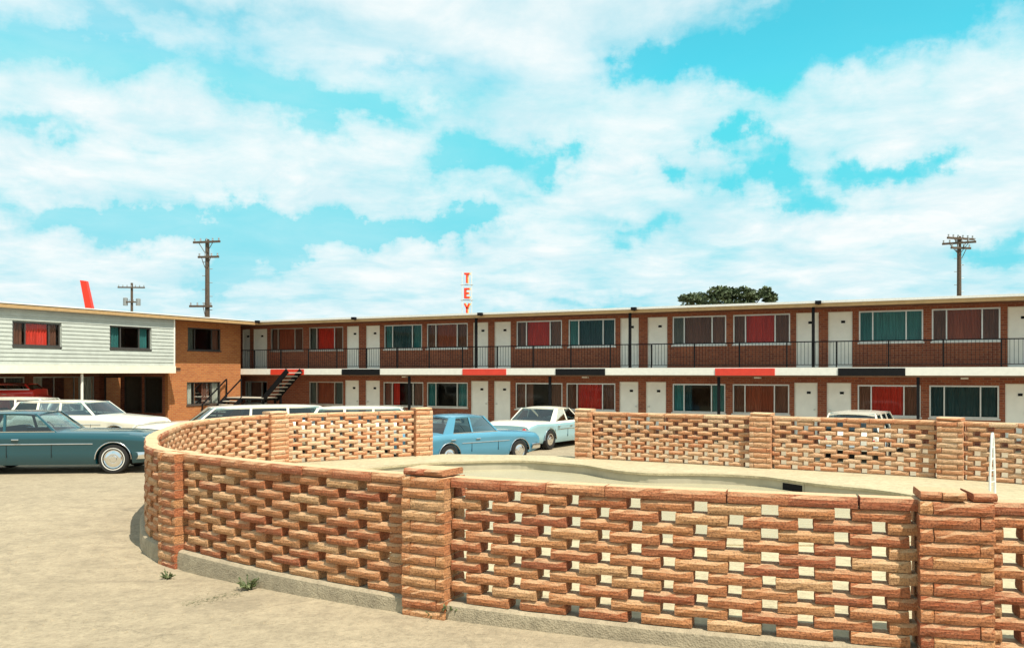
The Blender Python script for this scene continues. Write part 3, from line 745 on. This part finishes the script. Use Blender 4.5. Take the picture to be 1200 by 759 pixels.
for v_ in (y_at(96, .66), y_at(8, .66) - 2): MB().tube([(.66, v_, -.3), (.66, v_, 2.41)], .055, 10).build('canopy_post', WHITE, wing, 50)
MB().box(-10.0, -5.21, YN, YN + .2, -.5, 4.78).box(-10.2, -10.0, YN, 10, -.5, 4.78).box(-5.2, .7, YN, YN + .15, 2.61, 4.78).build('outer_wall', BRICK_W, wing)
MB().box(-10.3, .95, YN - .2, .055, 4.803, 4.93).build('roof_deck', SOFF, wing)
MB().box(0.952, 1.03, YN - .2, -.062, 4.775, 4.90).build('roof_fascia', FASC, wing)
MB().box(-10.4, 1.048, YN - .3, -.092, 4.934, 4.978).build('roof_edge', ROOFM, wing)

# ------------------------------------------------------------------ outside stair in the corner
st = thing('staircase', tuple(wp(0, 0)), 'black steel outside stair with a landing in the inner corner of the motel', 'staircase', rotz=MROT)
ZL = 1.14; xa = u_at(318, -.6); xb = u_at(345, -.6); y0s, y1s = -1.15, -.12
MB().box(.12, xa, y0s, y1s, ZL - .10, ZL - .012).build('landing', BLACKP, st); MB().box(.12, xa, y0s, y1s, ZL - .01, ZL + .03).build('landing_deck', STEP, st)
def slab_bar(p, q, w, h):
    p, q = Vector(p), Vector(q); d = (q - p).normalized(); side = d.cross(Vector((0, 0, 1))).normalized() * w / 2; up = side.cross(d).normalized() * h / 2
    vs = [e + s * side + t * up for e in (p, q) for (s, t) in ((-1, -1), (1, -1), (1, 1), (-1, 1))]
    return MB().addf(vs, [(3, 2, 1, 0), (4, 5, 6, 7), (0, 1, 5, 4), (1, 2, 6, 5), (2, 3, 7, 6), (3, 0, 4, 7)])
for yy in (y0s + .03, y1s - .03):
    slab_bar((xa - .1, yy, ZL - .08), (xb + .02, yy, 2.48), .05, .24).build('stringer', BLACKP, st)
nst = 7
for q in range(nst): MB().box(xa + (xb - xa) * q / nst, xa + (xb - xa) * (q + 1) / nst + .06, y0s + .06, y1s - .06, ZL + (2.55 - ZL) * (q + 1) / (nst + 1) - .02, ZL + (2.55 - ZL) * (q + 1) / (nst + 1) + .02).build('tread', STEP, st)
for xx in (.16, 1.12):
    slab_bar((xx, y0s + .05, ZL - .06), (xx, y0s - 1.55, -.05), .05, .22).build('stringer', BLACKP, st)
    slab_bar((xx, y0s + .02, ZL + .92), (xx, y0s - 1.55, .85), .045, .06).build('handrail', BLACKP, st)
    MB().box(xx - .025, xx + .025, y0s + .0, y0s + .05, ZL + .031, ZL + .92).build('rail_post', BLACKP, st)
    MB().box(xx - .025, xx + .025, y0s - 1.57, y0s - 1.52, -.1, .84).build('rail_post', BLACKP, st)
for q in range(6): MB().box(.19, 1.09, y0s - 1.5 * (q + 1) / 6 - .02, y0s - 1.5 * q / 6, ZL * (1 - (q + 1) / 7) - .02, ZL * (1 - (q + 1) / 7) + .02).build('tread', STEP, st)
for (x_, y_) in ((.2, y0s + .1), (xa - .1, y0s + .1), (xa - .1, y1s - .1)): MB().box(x_ - .04, x_ + .04, y_ - .04, y_ + .04, -.3, ZL - .1).build('landing_post', BLACKP, st)

# ------------------------------------------------------------------ cars
def lerp_tab(tab, x):
    if x <= tab[0][0]: return tab[0][1]
    for (a, va), (b, vb) in zip(tab[:-1], tab[1:]):
        if x <= b:
            t = (x - a) / (b - a); return va + (vb - va) * t
    return tab[-1][1]
def build_car(name, loc, heading, label, cat, paint, roofpaint, L=5.0, W=1.9, H=1.42, belt=.90, hoodz=.86, trunkz=.88, wagon=False,
              wbase=3.0, fo=.9, tyre=.345, finn=0.0, group=None, whitewall=False, upholstery=INTER, cab=None, two_tone=False):
    root = thing(name, loc, label, cat, rotz=heading, group=group)
    hl, hw = L / 2, W / 2; xf = hl - fo; xr = xf - wbase; arch = tyre + .06
    if cab is None:
        wb = xf - .72; wt_ = wb - .55; rb = (-hl + .35) if wagon else (xr - .12); rt = (-hl + .62) if wagon else rb + .72
    else: wb, wt_, rt, rb = cab
    top = [(-hl, trunkz - .10), (-hl + .12, trunkz - .02), (-hl + .5, trunkz + finn), (rb, belt), (wb, belt), (wb + .1, belt - .005), (xf + .2, hoodz), (hl - .15, hoodz - .05), (hl, hoodz - .16)]
    wid = [(-hl, hw * .90), (-hl + .25, hw * .965), (xr, hw), (xf, hw), (hl - .25, hw * .965), (hl, hw * .91)]
    bot = [(-hl, .36), (-hl + .3, .27), (xr, .22), (xf, .22), (hl - .3, .25), (hl, .33)]
    xs = set([-hl, -hl + .05, -hl + .14, -hl + .28, hl, hl - .05, hl - .14, hl - .28, rb, wb, wb + .1] + [-hl + L * i / 22 for i in range(1, 22)])
    for cx in (xf, xr):
        for k in range(17): xs.add(cx - arch * math.cos(math.pi * k / 16))
        xs.add(cx - arch - .004); xs.add(cx + arch + .004)
    xs = sorted(xs); q = [xs[0]]
    for x in xs[1:]:
        if x - q[-1] > .003: q.append(x)
    xs = q; rings = []; bm_ = MB(); tm_ = MB()
    for x in xs:
        zt = lerp_tab(top, x); w = lerp_tab(wid, x); zb = lerp_tab(bot, x)
        for cx in (xf, xr):
            if abs(x - cx) < arch: zb = max(zb, tyre + math.sqrt(max(0, arch ** 2 - (x - cx) ** 2)) * .97)
        e = min(1, (hl - abs(x)) / .1 + .35)
        pts = [(0, zt + .035), (w * .55, zt + .03), (w * .86, zt + .008), (w * .95, zt - .015), (w * .985, zt - .06), (w, zt - .13), (w * 1.0, zt - .16), (w * .968, zt - .29), (w * .962, .50), (w * .945, .36), (w * .885, .22)]
        pp = [(y, max(z, zb) if y > w * .8 else z) for (y, z) in pts]
        ring = [(x, y, z) for (y, z) in pp] + [(x, w * .62, max(.24, zb - .0) if zb < .3 else .24)]
        rings.append(ring)
    nR = len(rings[0])
    for i in range(len(xs) - 1):
        cabin = rb - .01 <= xs[i] and xs[i + 1] <= wb + .01
        for j in range(nR - 1):
            if cabin and j < 2: continue
            a, b, c, d = rings[i][j], rings[i + 1][j], rings[i + 1][j + 1], rings[i][j + 1]
            for s in (1, -1): (tm_ if two_tone and j < 4 else bm_).quad(*[(p[0], p[1] * s, p[2]) for p in (a, b, c, d)])
    for rg in (rings[0], rings[-1]):
        for j in range(nR - 2):
            bm_.quad((rg[j][0], rg[j][1], rg[j][2]), (rg[j + 1][0], rg[j + 1][1], rg[j + 1][2]), (rg[j + 1][0], -rg[j + 1][1], rg[j + 1][2]), (rg[j][0], -rg[j][1], rg[j][2]))
    body = bm_.build('body', paint, root, 38)
    if two_tone: tm_.build('body_top', roofpaint, root, 38)
    MB().box(-hl + .25, hl - .25, -hw * .66, hw * .66, .20, .30).build('underbody', UNDER, root)
    for cx in (xf, xr):
        for s in (1, -1):
            m = MB(); k = 12; vs = []
            for i in range(k + 1):
                a = math.pi * i / k
                for y in (hw * .97, hw * .55): vs.append((cx - arch * math.cos(a), s * y, tyre + arch * math.sin(a) * .97 + .004))
            m.addf(vs, [(2 * i, 2 * i + 2, 2 * i + 3, 2 * i + 1) for i in range(k)]); m.build('wheel_well', UNDER, root)
            MB().tube([(cx - (arch + .006) * math.cos(math.pi * i / 14), s * (hw * .972), tyre + (arch + .006) * math.sin(math.pi * i / 14) * .97) for i in range(15)], .011, 5).build('arch_trim', CHROME, root, 60)
    # greenhouse
    wb_h, wr_h = hw * .86, hw * .70; zb0 = belt + .005; zr = H - .05
    g_ = MB(); nx, ny = 10, 10; xo0, xo1 = rt - .05, wt_ + .04
    for i in range(nx + 1):
        for j in range(ny + 1):
            t = i / nx; s = -1 + 2 * j / ny; x = xo0 + (xo1 - xo0) * t
            x += (1 - s * s) * (.07 if t > .5 else -.05) * abs(2 * t - 1)
            z = zr + .05 * (1 - abs(s) ** 2.6) - .045 * abs(2 * t - 1) ** 3
            y = s * (wr_h + .035) * (1 - .05 * abs(2 * t - 1) ** 3); g_.v.append((x, y, z))
    n0 = len(g_.v); g_.v += [(x, y * .985, z - .045) for (x, y, z) in g_.v[:n0]]; w_ = ny + 1
    for i in range(nx):
        for j in range(ny):
            a = i * w_ + j; g_.f.append((a, a + w_, a + w_ + 1, a + 1)); g_.f.append((n0 + a, n0 + a + 1, n0 + a + w_ + 1, n0 + a + w_))
    for i in range(nx):
        for j in (0, ny): a = i * w_ + j; g_.f.append((a, a + w_, n0 + a + w_, n0 + a))
    for j in range(ny):
        for i in (0, nx): a = i * w_ + j; g_.f.append((a, a + 1, n0 + a + 1, n0 + a))
    g_.build('roof', roofpaint, root, 40)
    def pil(x0, x1, ww0, ww1):
        for s in (1, -1):
            vs = []
            for (x, y, z, w2) in ((x0, wb_h, zb0 - .03, ww0), (x1, wr_h, zr - .01, ww1)):
                for (dx_, dy_) in ((-1, -.022), (1, -.022), (1, .022), (-1, .022)): vs.append((x + dx_ * w2 / 2, s * (y + dy_), z))
            MB().addf(vs, [(3, 2, 1, 0), (4, 5, 6, 7), (0, 1, 5, 4), (1, 2, 6, 5), (2, 3, 7, 6), (3, 0, 4, 7)]).build('roof_pillar', roofpaint, root)
    pil(wb, wt_, .07, .06)
    mids = []
    span = wt_ - rt
    bp = wb - .55 - .5 * (wb - .55 - rb) * .9
    if wagon:
        b1 = wt_ - .33 * span; b2 = wt_ - .68 * span; pil(b1 + .05, b1, .07, .06); pil(b2 + .02, b2, .08, .07); pil(rb, rt, .12, .09); mids = [(b1 + .05, b1), (b2 + .02, b2)]
    else:
        b1 = wt_ - .48 * span; pil(b1 + .06, b1, .06, .05); pil(rb + .16, rt + .02, .34, .22); mids = [(b1 + .06, b1)]
    bx = [(wb - .04, wt_ - .03)] + mids + [((rb + .06, rt + .05) if wagon else (rb + .34, rt + .13))]
    for s in (1, -1):
        for k in range(len(bx) - 1):
            (a0, a1), (c0, c1) = bx[k], bx[k + 1]
            m = MB(); m.quad((a0, s * wb_h, zb0), (a1, s * wr_h, zr), (c1, s * wr_h, zr), (c0, s * wb_h, zb0)); sw = m.build('side_window', CGLASS, root)
            tr = MB()
            tr.tube([(a0, s * (wb_h + .012), zb0 + .01), (c0, s * (wb_h + .012), zb0 + .01)], .014, 5); tr.build('window_trim', CHROME, sw)
    def curved(x0, x1, bow):
        m = MB(); k = 8; vs = []
        for i in range(k + 1):
            t = -1 + 2 * i / k
            vs += [(x0 + bow * (1 - t * t), t * wb_h * .97, zb0), (x1 + bow * .6 * (1 - t * t), t * wr_h * .97, zr)]
        return m.addf(vs, [(2 * i, 2 * i + 2, 2 * i + 3, 2 * i + 1) for i in range(k)])
    curved(wb, wt_, .12).build('windscreen', CGLASS, root, 60); curved(rb, rt, -.06).build('rear_window', CGLASS, root, 60)
    # cowl pieces close the deck between body sides and screens
    # interior
    MB().box(rb - .02, wb + .02, -hw * .80, hw * .80, .30, .36).build('cabin_floor', UNDER, root)
    for sx in ([wb - 1.35, wb - 2.25]):
        if sx < rb + .1: continue
        st_ = MB().bbox(sx - .05, sx + .5, -hw * .72, hw * .72, .38, .62, .05)
        st_.bbox(sx - .18, sx + .02, -hw * .72, hw * .72, .45, belt + .10, .05); st_.build('seat', upholstery, root)
    m = MB(); mt_ = Matrix.Translation((wb - .62, hw * .38, belt + .02)) @ Matrix.Rotation(R(60), 4, 'Y') @ Matrix.Rotation(R(90), 4, 'X')
    m.lathe([(.17, -.012), (.195, 0), (.17, .012), (.155, 0), (.17, -.012)], 16, mt_); m.build('steering_wheel', BLACKP, root, 60)
    MB().bbox(wb - .42, wb - .02, -hw * .8, hw * .8, belt - .22, belt - .01, .03).build('dashboard', upholstery, root)
    # wheels
    for cx in (xf, xr):
        for s in (1, -1):
            yo = hw - .04; prof = [(tyre * .62, .0), (tyre * .66, .012), (tyre * .93, .008), (tyre, -.035), (tyre, -.165), (tyre * .9, -.20), (tyre * .5, -.20)]
            M = Matrix.Translation((cx, s * yo, tyre)) @ Matrix.Diagonal((1, s, 1, 1))
            tw = MB().lathe(prof, 28, M).build('wheel', RUB, root, 40)
            MB().lathe([(0, -.005 + .03), (tyre * .22, .022), (tyre * .26, .006), (tyre * .48, .012), (tyre * .56, -.004), (tyre * .62, .002)], 28, M).build('hubcap', CHROME, tw, 40)
            if whitewall: MB().lathe([(tyre * .70, .0135), (tyre * .76, .0145)], 28, M).build('whitewall', WWALL, tw)
    # bumpers, lamps, trim
    for s, nm in ((1, 'front_bumper'), (-1, 'rear_bumper')):
        p = [(s * (hl - .38), -hw * .985, .43), (s * (hl - .02), -hw * .93, .43), (s * (hl + .07), -hw * .5, .43), (s * (hl + .09), 0, .43), (s * (hl + .07), hw * .5, .43), (s * (hl - .02), hw * .93, .43), (s * (hl - .38), hw * .985, .43)]
        m = MB(); vs = []
        for (x, y, z) in p:
            for (dx_, dz_) in ((-.03, -.08), (.02, -.07), (.035, 0), (.02, .07), (-.03, .08)): vs.append((x + s * dx_, y, z + dz_))
        fs = [(5 * i + j, 5 * i + j + 1, 5 * i + j + 6, 5 * i + j + 5) for i in range(6) for j in range(4)]
        m.addf(vs, fs); m.build(nm, CHROME, root, 40)
    for s in (1, -1):
        for k in (0, 1):
            M = Matrix.Translation((hl - .02, s * (hw * .80 - k * .20), hoodz - .24)) @ Matrix.Rotation(R(-90), 4, 'Z')
            MB().lathe([(0, .05), (.06, .045), (.085, .02), (.095, -.04)], 14, M).build('headlight', LAMP, root, 50)
        M = Matrix.Translation((-hl + .02, s * hw * .72, trunkz - .24)) @ Matrix.Rotation(R(90), 4, 'Z')
        MB().lathe([(0, .05), (.06, .045), (.09, .02), (.10, -.04)], 14, M).build('tail_light', TAIL, root, 50)
        zt_ = belt - .27
        MB().tube([(xr + arch + .05, s * (hw * .975), zt_), (xf - arch - .05, s * (hw * .975), zt_)], .011, 5).build('side_trim', CHROME, root)
        for dxx in (wb - .08, wb - 1.08, wb - 1.98):
            if dxx > rb - .3 and dxx > xr - .1:
                MB().box(dxx - .004, dxx + .004, s * (hw * .966) - .011, s * (hw * .966) + .011, .40, belt - .25).build('door_seam', UNDER, root)
        for dxx in (wb - .95, wb - 1.85):
            if dxx > xr: MB().tube([(dxx, s * (hw + .012), belt - .16), (dxx + .16, s * (hw + .012), belt - .16)], .014, 6).build('door_handle', CHROME, root)
    m = MB()
    for k in range(6): m.box(hl - .03, hl + .012, -hw * .5, hw * .5, .50 + k * .035, .515 + k * .035)
    m.build('grille', CHROME, root)
    MB().box(-hl - .012, -hl + .01, -.16, .16, .50, .62).build('number_plate', WHITE, root)
    return root

def place(name, px, Y, heading, **kw):
    X = (px - CX) / FPX * Y; return build_car(name, (X, Y, gz(X, Y)), heading, **kw)
CG = 'cars parked in the motel yard'
# teal sedan: front wheel at px 133
hd = R(6); Lt, fo = 5.3, .92
wx, wy = (133 - CX) / FPX * 20.2, 20.2
off = Vector((Lt / 2 - fo, -.93)); off.rotate(Matrix.Rotation(hd, 2))
build_car('parked_sedan', (wx - off.x, wy - off.y, 0), hd, 'nearest teal sedan at the left, its nose beside the curved end of the brick wall', 'car', TEAL, TEAL, L=Lt, W=1.98, H=1.48, belt=.985, hoodz=.95, trunkz=.95, wbase=3.1, fo=fo, tyre=.35, whitewall=True, group=CG, upholstery=INTERB, cab=(.42, -.12, -1.55, -2.05))
place('station_wagon', 101, 28.0, R(-8), label='white station wagon whose hood points right, just behind the teal sedan', cat='car', paint=WHCAR, roofpaint=WHCAR, L=5.0, W=1.95, H=1.50, belt=1.02, hoodz=.95, wagon=True, wbase=3.0, group=CG, upholstery=INTERB)
place('station_wagon', 42, 30.4, R(4), label='white station wagon farther back at the left edge, seen over the teal roof', cat='car', paint=WHCAR, roofpaint=WHCAR, L=5.2, W=1.9, H=1.53, belt=1.02, hoodz=.96, wagon=True, wbase=3.0, group=CG)
place('station_wagon', 279, 25.4, R(180 + 26), label='white station wagon with blue tinted windscreen facing left behind the pale openwork wall', cat='car', paint=WHCAR, roofpaint=WHCAR, L=5.8, W=1.98, H=1.43, belt=.95, hoodz=.91, wagon=True, wbase=3.25, group=CG, upholstery=INTERB)
place('station_wagon', 452, 26.3, R(8), label='white wagon of which only the roof shows over the pale openwork wall', cat='car', paint=WHCAR, roofpaint=WHCAR, L=5.2, W=1.9, H=1.38, belt=.90, hoodz=.86, wagon=True, wbase=2.95, group=CG)
place('parked_sedan', 547, 25.6, R(41), label='light blue compact sedan parked in the gap between the rear brick piers', cat='car', paint=BLUE, roofpaint=BLUE, L=4.5, W=1.72, H=1.46, belt=.93, hoodz=.88, trunkz=.90, wbase=2.65, fo=.85, tyre=.32, group=CG, cab=(.62, .12, -1.02, -1.42))
place('parked_sedan', 640, 31.4, R(57), two_tone=True, label='pale blue sedan with a white roof and boot, its rear toward the light blue compact', cat='car', paint=PALE, roofpaint=WHCAR, L=5.3, W=1.98, H=1.46, belt=.96, hoodz=.93, trunkz=.95, wbase=3.05, finn=.05, group=CG, cab=(1.0, .42, -.48, -1.12))
place('station_wagon', 1014, 27.6, R(56), label='white wagon seen from behind over the right part of the openwork wall', cat='car', paint=WHCAR, roofpaint=WHCAR, L=4.9, W=1.9, H=1.50, belt=.95, hoodz=.9, wagon=True, wbase=2.9, group=CG)
place('panel_van', -18, 33.4, R(12), label='red van under the white canopy at the left edge, behind the wagons', cat='van', paint=REDCAR, roofpaint=REDCAR, L=4.6, W=1.9, H=2.0, belt=1.72, hoodz=1.5, trunkz=1.6, wagon=True, wbase=2.7, group=CG, cab=(1.9, 1.65, -1.9, -2.1))

# ------------------------------------------------------------------ utility poles, signs, tree, weeds
def upole(px, topy, Y, label, arms, r=.17, steps=0, cans=(), braces=True):
    X = (px - CX) / FPX * Y; top = CAM_H + (HY - topy) / FPX * Y; base = 0.0
    p = thing('utility_pole', (X, Y, base), label, 'utility pole', group='utility poles beyond the motel roof')
    MB().tube([(0, 0, -.2), (0, 0, top * .5), (0, 0, top)], r, 10, r * .72).build('pole', WOOD, p, 50)
    for (ay, hx0, hx1, yaw) in arms:
        z = CAM_H + (HY - ay) / FPX * Y; M = Matrix.Translation((0, 0, z)) @ Matrix.Rotation(yaw, 4, 'Z')
        a = MB().box(hx0, hx1, -.24, -.12, -.07, .07, M).build('crossarm', WOOD, p)
        k = int((hx1 - hx0) / .55) + 1
        for i in range(k + 1):
            x = hx0 + .1 + (hx1 - hx0 - .2) * i / k
            MB().lathe([(.0, .20), (.05, .19), (.06, .10), (.035, .08), (.06, .03), (.04, 0)], 8, M @ Matrix.Translation((x, -.18, .07)) @ Matrix.Rotation(R(90), 4, 'X')).build('insulator', STEEL, a, 50)
        if braces:
            for s in (-1, 1): MB().tube([M @ Vector((s * min(abs(hx0), hx1) * .55, -.19, -.05)), M @ Vector((s * .08, -.17, -.75))], .025, 5).build('brace', WOOD, a)
    for i in range(steps):
        z = top - 1.6 - i * .48; s = 1 if i % 2 else -1
        MB().tube([(0, 0, z), (s * .36, 0, z)], .024, 5).build('step_bolt', STEEL, p)
    for (cx_, cz0, cz1) in cans:
        x = (cx_ - px) / FPX * Y; z0 = CAM_H + (HY - cz0) / FPX * Y; z1 = CAM_H + (HY - cz1) / FPX * Y
        MB().lathe([(0, z1 - z0 + .06), (.2, z1 - z0), (.24, z1 - z0 - .03), (.24, 0), (0, 0)], 14, Matrix.Translation((x, -.1, z0)) @ Matrix.Rotation(R(90), 4, 'X') @ Matrix.Scale(-1, 4, (0, 0, 1))).build('transformer', STEEL, p, 40)
    return p
upole(243, 280.5, 60, 'tall dark utility pole with two crossarms behind the corner of the motel', [(284, -1.0, 1.12, R(-14)), (301.5, -.6, .95, R(-8)), (359, -1.2, .4, R(0))], .20, 14)
upole(154.5, 331.5, 92, 'far utility pole with a wide crossarm and two transformers over the white wing', [(337, -1.4, 1.4, R(6)), (354, -.75, .75, R(6))], .17, 0, ((147.5, 358, 349), (162.5, 358, 350)), False)
upole(1124, 277, 62, 'utility pole with crowded splayed crossarms above the right end of the roof', [(280, -1.25, 1.15, R(18)), (285, -1.1, 1.1, R(-30)), (291, -.8, .8, R(10))], .19, 12)

# slanted red sign fin beyond the wing roof
Ys = 52; X0 = (98.5 - CX) / FPX * Ys; ztop = CAM_H + (HY - 329.5) / FPX * Ys
sg = thing('sign_pylon', (X0, Ys, 0), 'slanted plain red sign fin rising behind the white wing', 'sign')
xl = .72
fin = MB().addf([(-.18 + xl, -.15, 4.2), (.30 + xl, -.15, 4.2), (.30 + xl, .15, 4.2), (-.18 + xl, .15, 4.2), (-.18, -.15, ztop + .05), (.19, -.15, ztop), (.19, .15, ztop), (-.18, .15, ztop + .05)],
                [(3, 2, 1, 0), (4, 5, 6, 7), (0, 1, 5, 4), (1, 2, 6, 5), (2, 3, 7, 6), (3, 0, 4, 7)])
fin.build('sign_fin', REDS, sg); MB().tube([(xl + .06, 0, -.2), (xl + .06, 0, 4.25)], .16, 10).build('post', STEEL, sg, 50)

# vertical letter sign
Yl = 60; XL = (547 - CX) / FPX * Yl; pz = lambda y: CAM_H + (HY - y) / FPX * Yl
ls = thing('letter_sign', (XL, Yl, 0), 'vertical sign of red letters T E Y standing behind the motel roof', 'sign')
MB().tube([(-.34, .12, -.2), (-.34, .12, pz(318))], .022, 6).tube([(.34, .12, -.2), (.34, .12, pz(318))], .022, 6).build('sign_frame', WHITE, ls)
for yy in (333.5, 351.5): MB().tube([(-.45, .10, pz(yy)), (.45, .10, pz(yy))], .03, 6).build('cross_bar', STEEL, ls)
def letter(strokes, y0, y1, mat, dy=0.0, dxx=0.0, grow=0.0):
    m = MB(); z0, z1 = pz(y1), pz(y0); w_ = .38; h = z1 - z0
    for (a, b) in strokes:
        p = Vector((a[0] * w_ - w_ / 2 + dxx, dy, z0 + a[1] * h)); q = Vector((b[0] * w_ - w_ / 2 + dxx, dy, z0 + b[1] * h)); d = (q - p).normalized(); s = Vector((-d.z, 0, d.x)) * (.058 + grow); e = d * grow
        vs = []
        for yy in (dy - .05, dy + .05):
            for (pt, sg_) in ((p - e, 1), (q + e, 1), (q + e, -1), (p - e, -1)): vs.append((pt.x + s.x * sg_, yy, pt.z + s.z * sg_))
        m.addf(vs, [(0, 1, 2, 3), (7, 6, 5, 4), (0, 4, 5, 1), (1, 5, 6, 2), (2, 6, 7, 3), (3, 7, 4, 0)])
    return m
LT = [[((0, .9), (1, .9)), ((.5, .82), (.5, 0))], [((.14, 0), (.14, 1)), ((.29, .92), (1, .92)), ((.29, .5), (.85, .5)), ((.29, .08), (1, .08))], [((.05, 1), (.5, .48)), ((.95, 1), (.5, .48)), ((.5, .5), (.5, 0))]]
for st_, (a, b) in zip(LT, ((319.5, 331.5), (337.5, 349.5), (355.5, 366.5))):
    letter(st_, a, b, REDS).build('letter', REDS, ls); letter(st_, a, b, YELP, .075, .05, .018).build('letter_edge', YELP, ls)

# tree beyond the roof
def tree(px, Y, label, clumps, seed):
    rr = random.Random(seed); X = (px - CX) / FPX * Y
    t = thing('tree', (X, Y, 0), label, 'tree'); tr = MB()
    tr.tube([(0, 0, -.2), (.1, 0, 2), (.0, .1, 4.2)], .38, 10, .24)
    lf = MB()
    for (cxp, cyp, rw, rh) in clumps:
        cx_ = (cxp - px) / FPX * Y; cz = CAM_H + (HY - cyp) / FPX * Y; a = rw / FPX * Y; b = rh / FPX * Y; dy_ = rr.uniform(-1.2, 1.2)
        tr.tube([(0, .1, 4.0), (cx_ * .45, dy_ * .4, 4.0 + (cz - 4.0) * .55), (cx_, dy_, cz)], .15, 6, .03)
        for k in range(int(420 * a * b) + 160):
            while True:
                q = Vector((rr.uniform(-1, 1), rr.uniform(-1, 1), rr.uniform(-1, 1)))
                if .25 < q.length < 1: break
            c = Vector((cx_ + q.x * a, dy_ + q.y * a, cz + q.z * b)); s = rr.uniform(.10, .24)
            u_ = Vector((rr.gauss(0, 1), rr.gauss(0, 1), rr.gauss(0, 1))).normalized(); v_ = u_.cross(Vector((rr.gauss(0, 1), rr.gauss(0, 1), rr.gauss(0, 1)))).normalized()
            lf.addf([c - u_ * s, c + v_ * s * .6, c + u_ * s, c - v_ * s * .6], [(0, 1, 2, 3)])
    tr.build('trunk', WOOD, t, 60); tag(lf.build('crown', LEAF, t), kind='stuff')
tree(848, 72, 'dark leafy tree whose crown shows over the middle of the motel roof', [(806, 350, 13, 5), (822, 347, 12, 6), (838, 345, 14, 8), (852, 344, 14, 8), (868, 345, 13, 8), (880, 347, 10, 7), (896, 343, 8, 7), (900, 350, 9, 8), (845, 356, 45, 9), (860, 372, 40, 16), (835, 392, 30, 18)], 3)

def weed(px, py, label, size, nst, seed):
    rr = random.Random(seed); Y = CAM_H * FPX / (py - HY); X = (px - CX) / FPX * Y
    t = thing('weed', (X, Y, gz(X, Y)), label, 'weed', group='weeds at the foot of the wall')
    lf = MB(); sm = MB()
    for k in range(nst):
        a = rr.uniform(0, 6.28); l = size * rr.uniform(.5, 1.1); d = Vector((math.cos(a), math.sin(a), 0)); tip = d * l * .75 + Vector((0, 0, l * rr.uniform(.35, .9)))
        sm.tube([(0, 0, -.01), tuple(tip * .5 + Vector((0, 0, .01))), tuple(tip)], .004, 4)
        for q in range(9):
            c = tip * rr.uniform(.3, 1.05); s = size * rr.uniform(.08, .17)
            u_ = Vector((rr.gauss(0, 1), rr.gauss(0, 1), rr.gauss(0, .6))).normalized(); v_ = u_.cross(Vector((rr.gauss(0, 1), rr.gauss(0, 1), rr.gauss(0, 1)))).normalized()
            lf.addf([c - u_ * s, c + v_ * s * .45, c + u_ * s, c - v_ * s * .45], [(0, 1, 2, 3)])
    sm.build('stem', WEED, t); tag(lf.build('leaves', WEED, t), kind='stuff')
weed(291, 684, 'small green weed on the bare ground before the near wall', .17, 30, 1)
weed(196, 669, 'low weed at the foot of the left corner pier', .13, 22, 2)
weed(527, 722, 'ragged weed growing at the foot of the middle front pier', .17, 24, 4)
weed(506, 722, 'thin weed sprig at the left foot of the middle front pier', .10, 10, 5)
# flat dry grass streak
rr = random.Random(9); gm = MB()
for k in range(260):
    t = rr.uniform(0, 1); px = 212 + 66 * t + rr.gauss(0, 4); py = 700 - 12 * t + rr.gauss(0, 2.4); Y = CAM_H * FPX / (py - HY); X = (px - CX) / FPX * Y; z = gz(X, Y) - .004
    a = rr.uniform(-.5, .5); l = rr.uniform(.03, .08); h = rr.uniform(.01, .035); d = Vector((math.cos(a), math.sin(a), 0)); s = Vector((-d.y, d.x, 0)) * .006; p = Vector((X, Y, z))
    gm.addf([p - s, p + s, p + d * l + Vector((0, 0, h))], [(0, 1, 2)])
tag(gm.build('grass_patch', WEED), 'thin streak of flattened grass on the bare ground left of the weed', 'grass', kind='stuff')
# pebbles
rr = random.Random(12); pb = MB()
for k in range(2600):
    X = rr.uniform(-9, 4.0); Y = rr.uniform(5.5, 14.5)
    if inside((X, Y), deckout): continue
    r = rr.choice((.006, .008, .010, .013, .022)) * rr.uniform(.7, 1.2); z = gz(X, Y)
    pb.addf([(X + r * math.cos(a) * rr.uniform(.7, 1.2), Y + r * math.sin(a), z - .002) for a in (0, 1.3, 2.5, 3.8, 5.0)] + [(X, Y, z + r * .8)], [(0, 1, 5), (1, 2, 5), (2, 3, 5), (3, 4, 5), (4, 0, 5)])
tag(pb.build('pebbles', GROUND), kind='stuff')
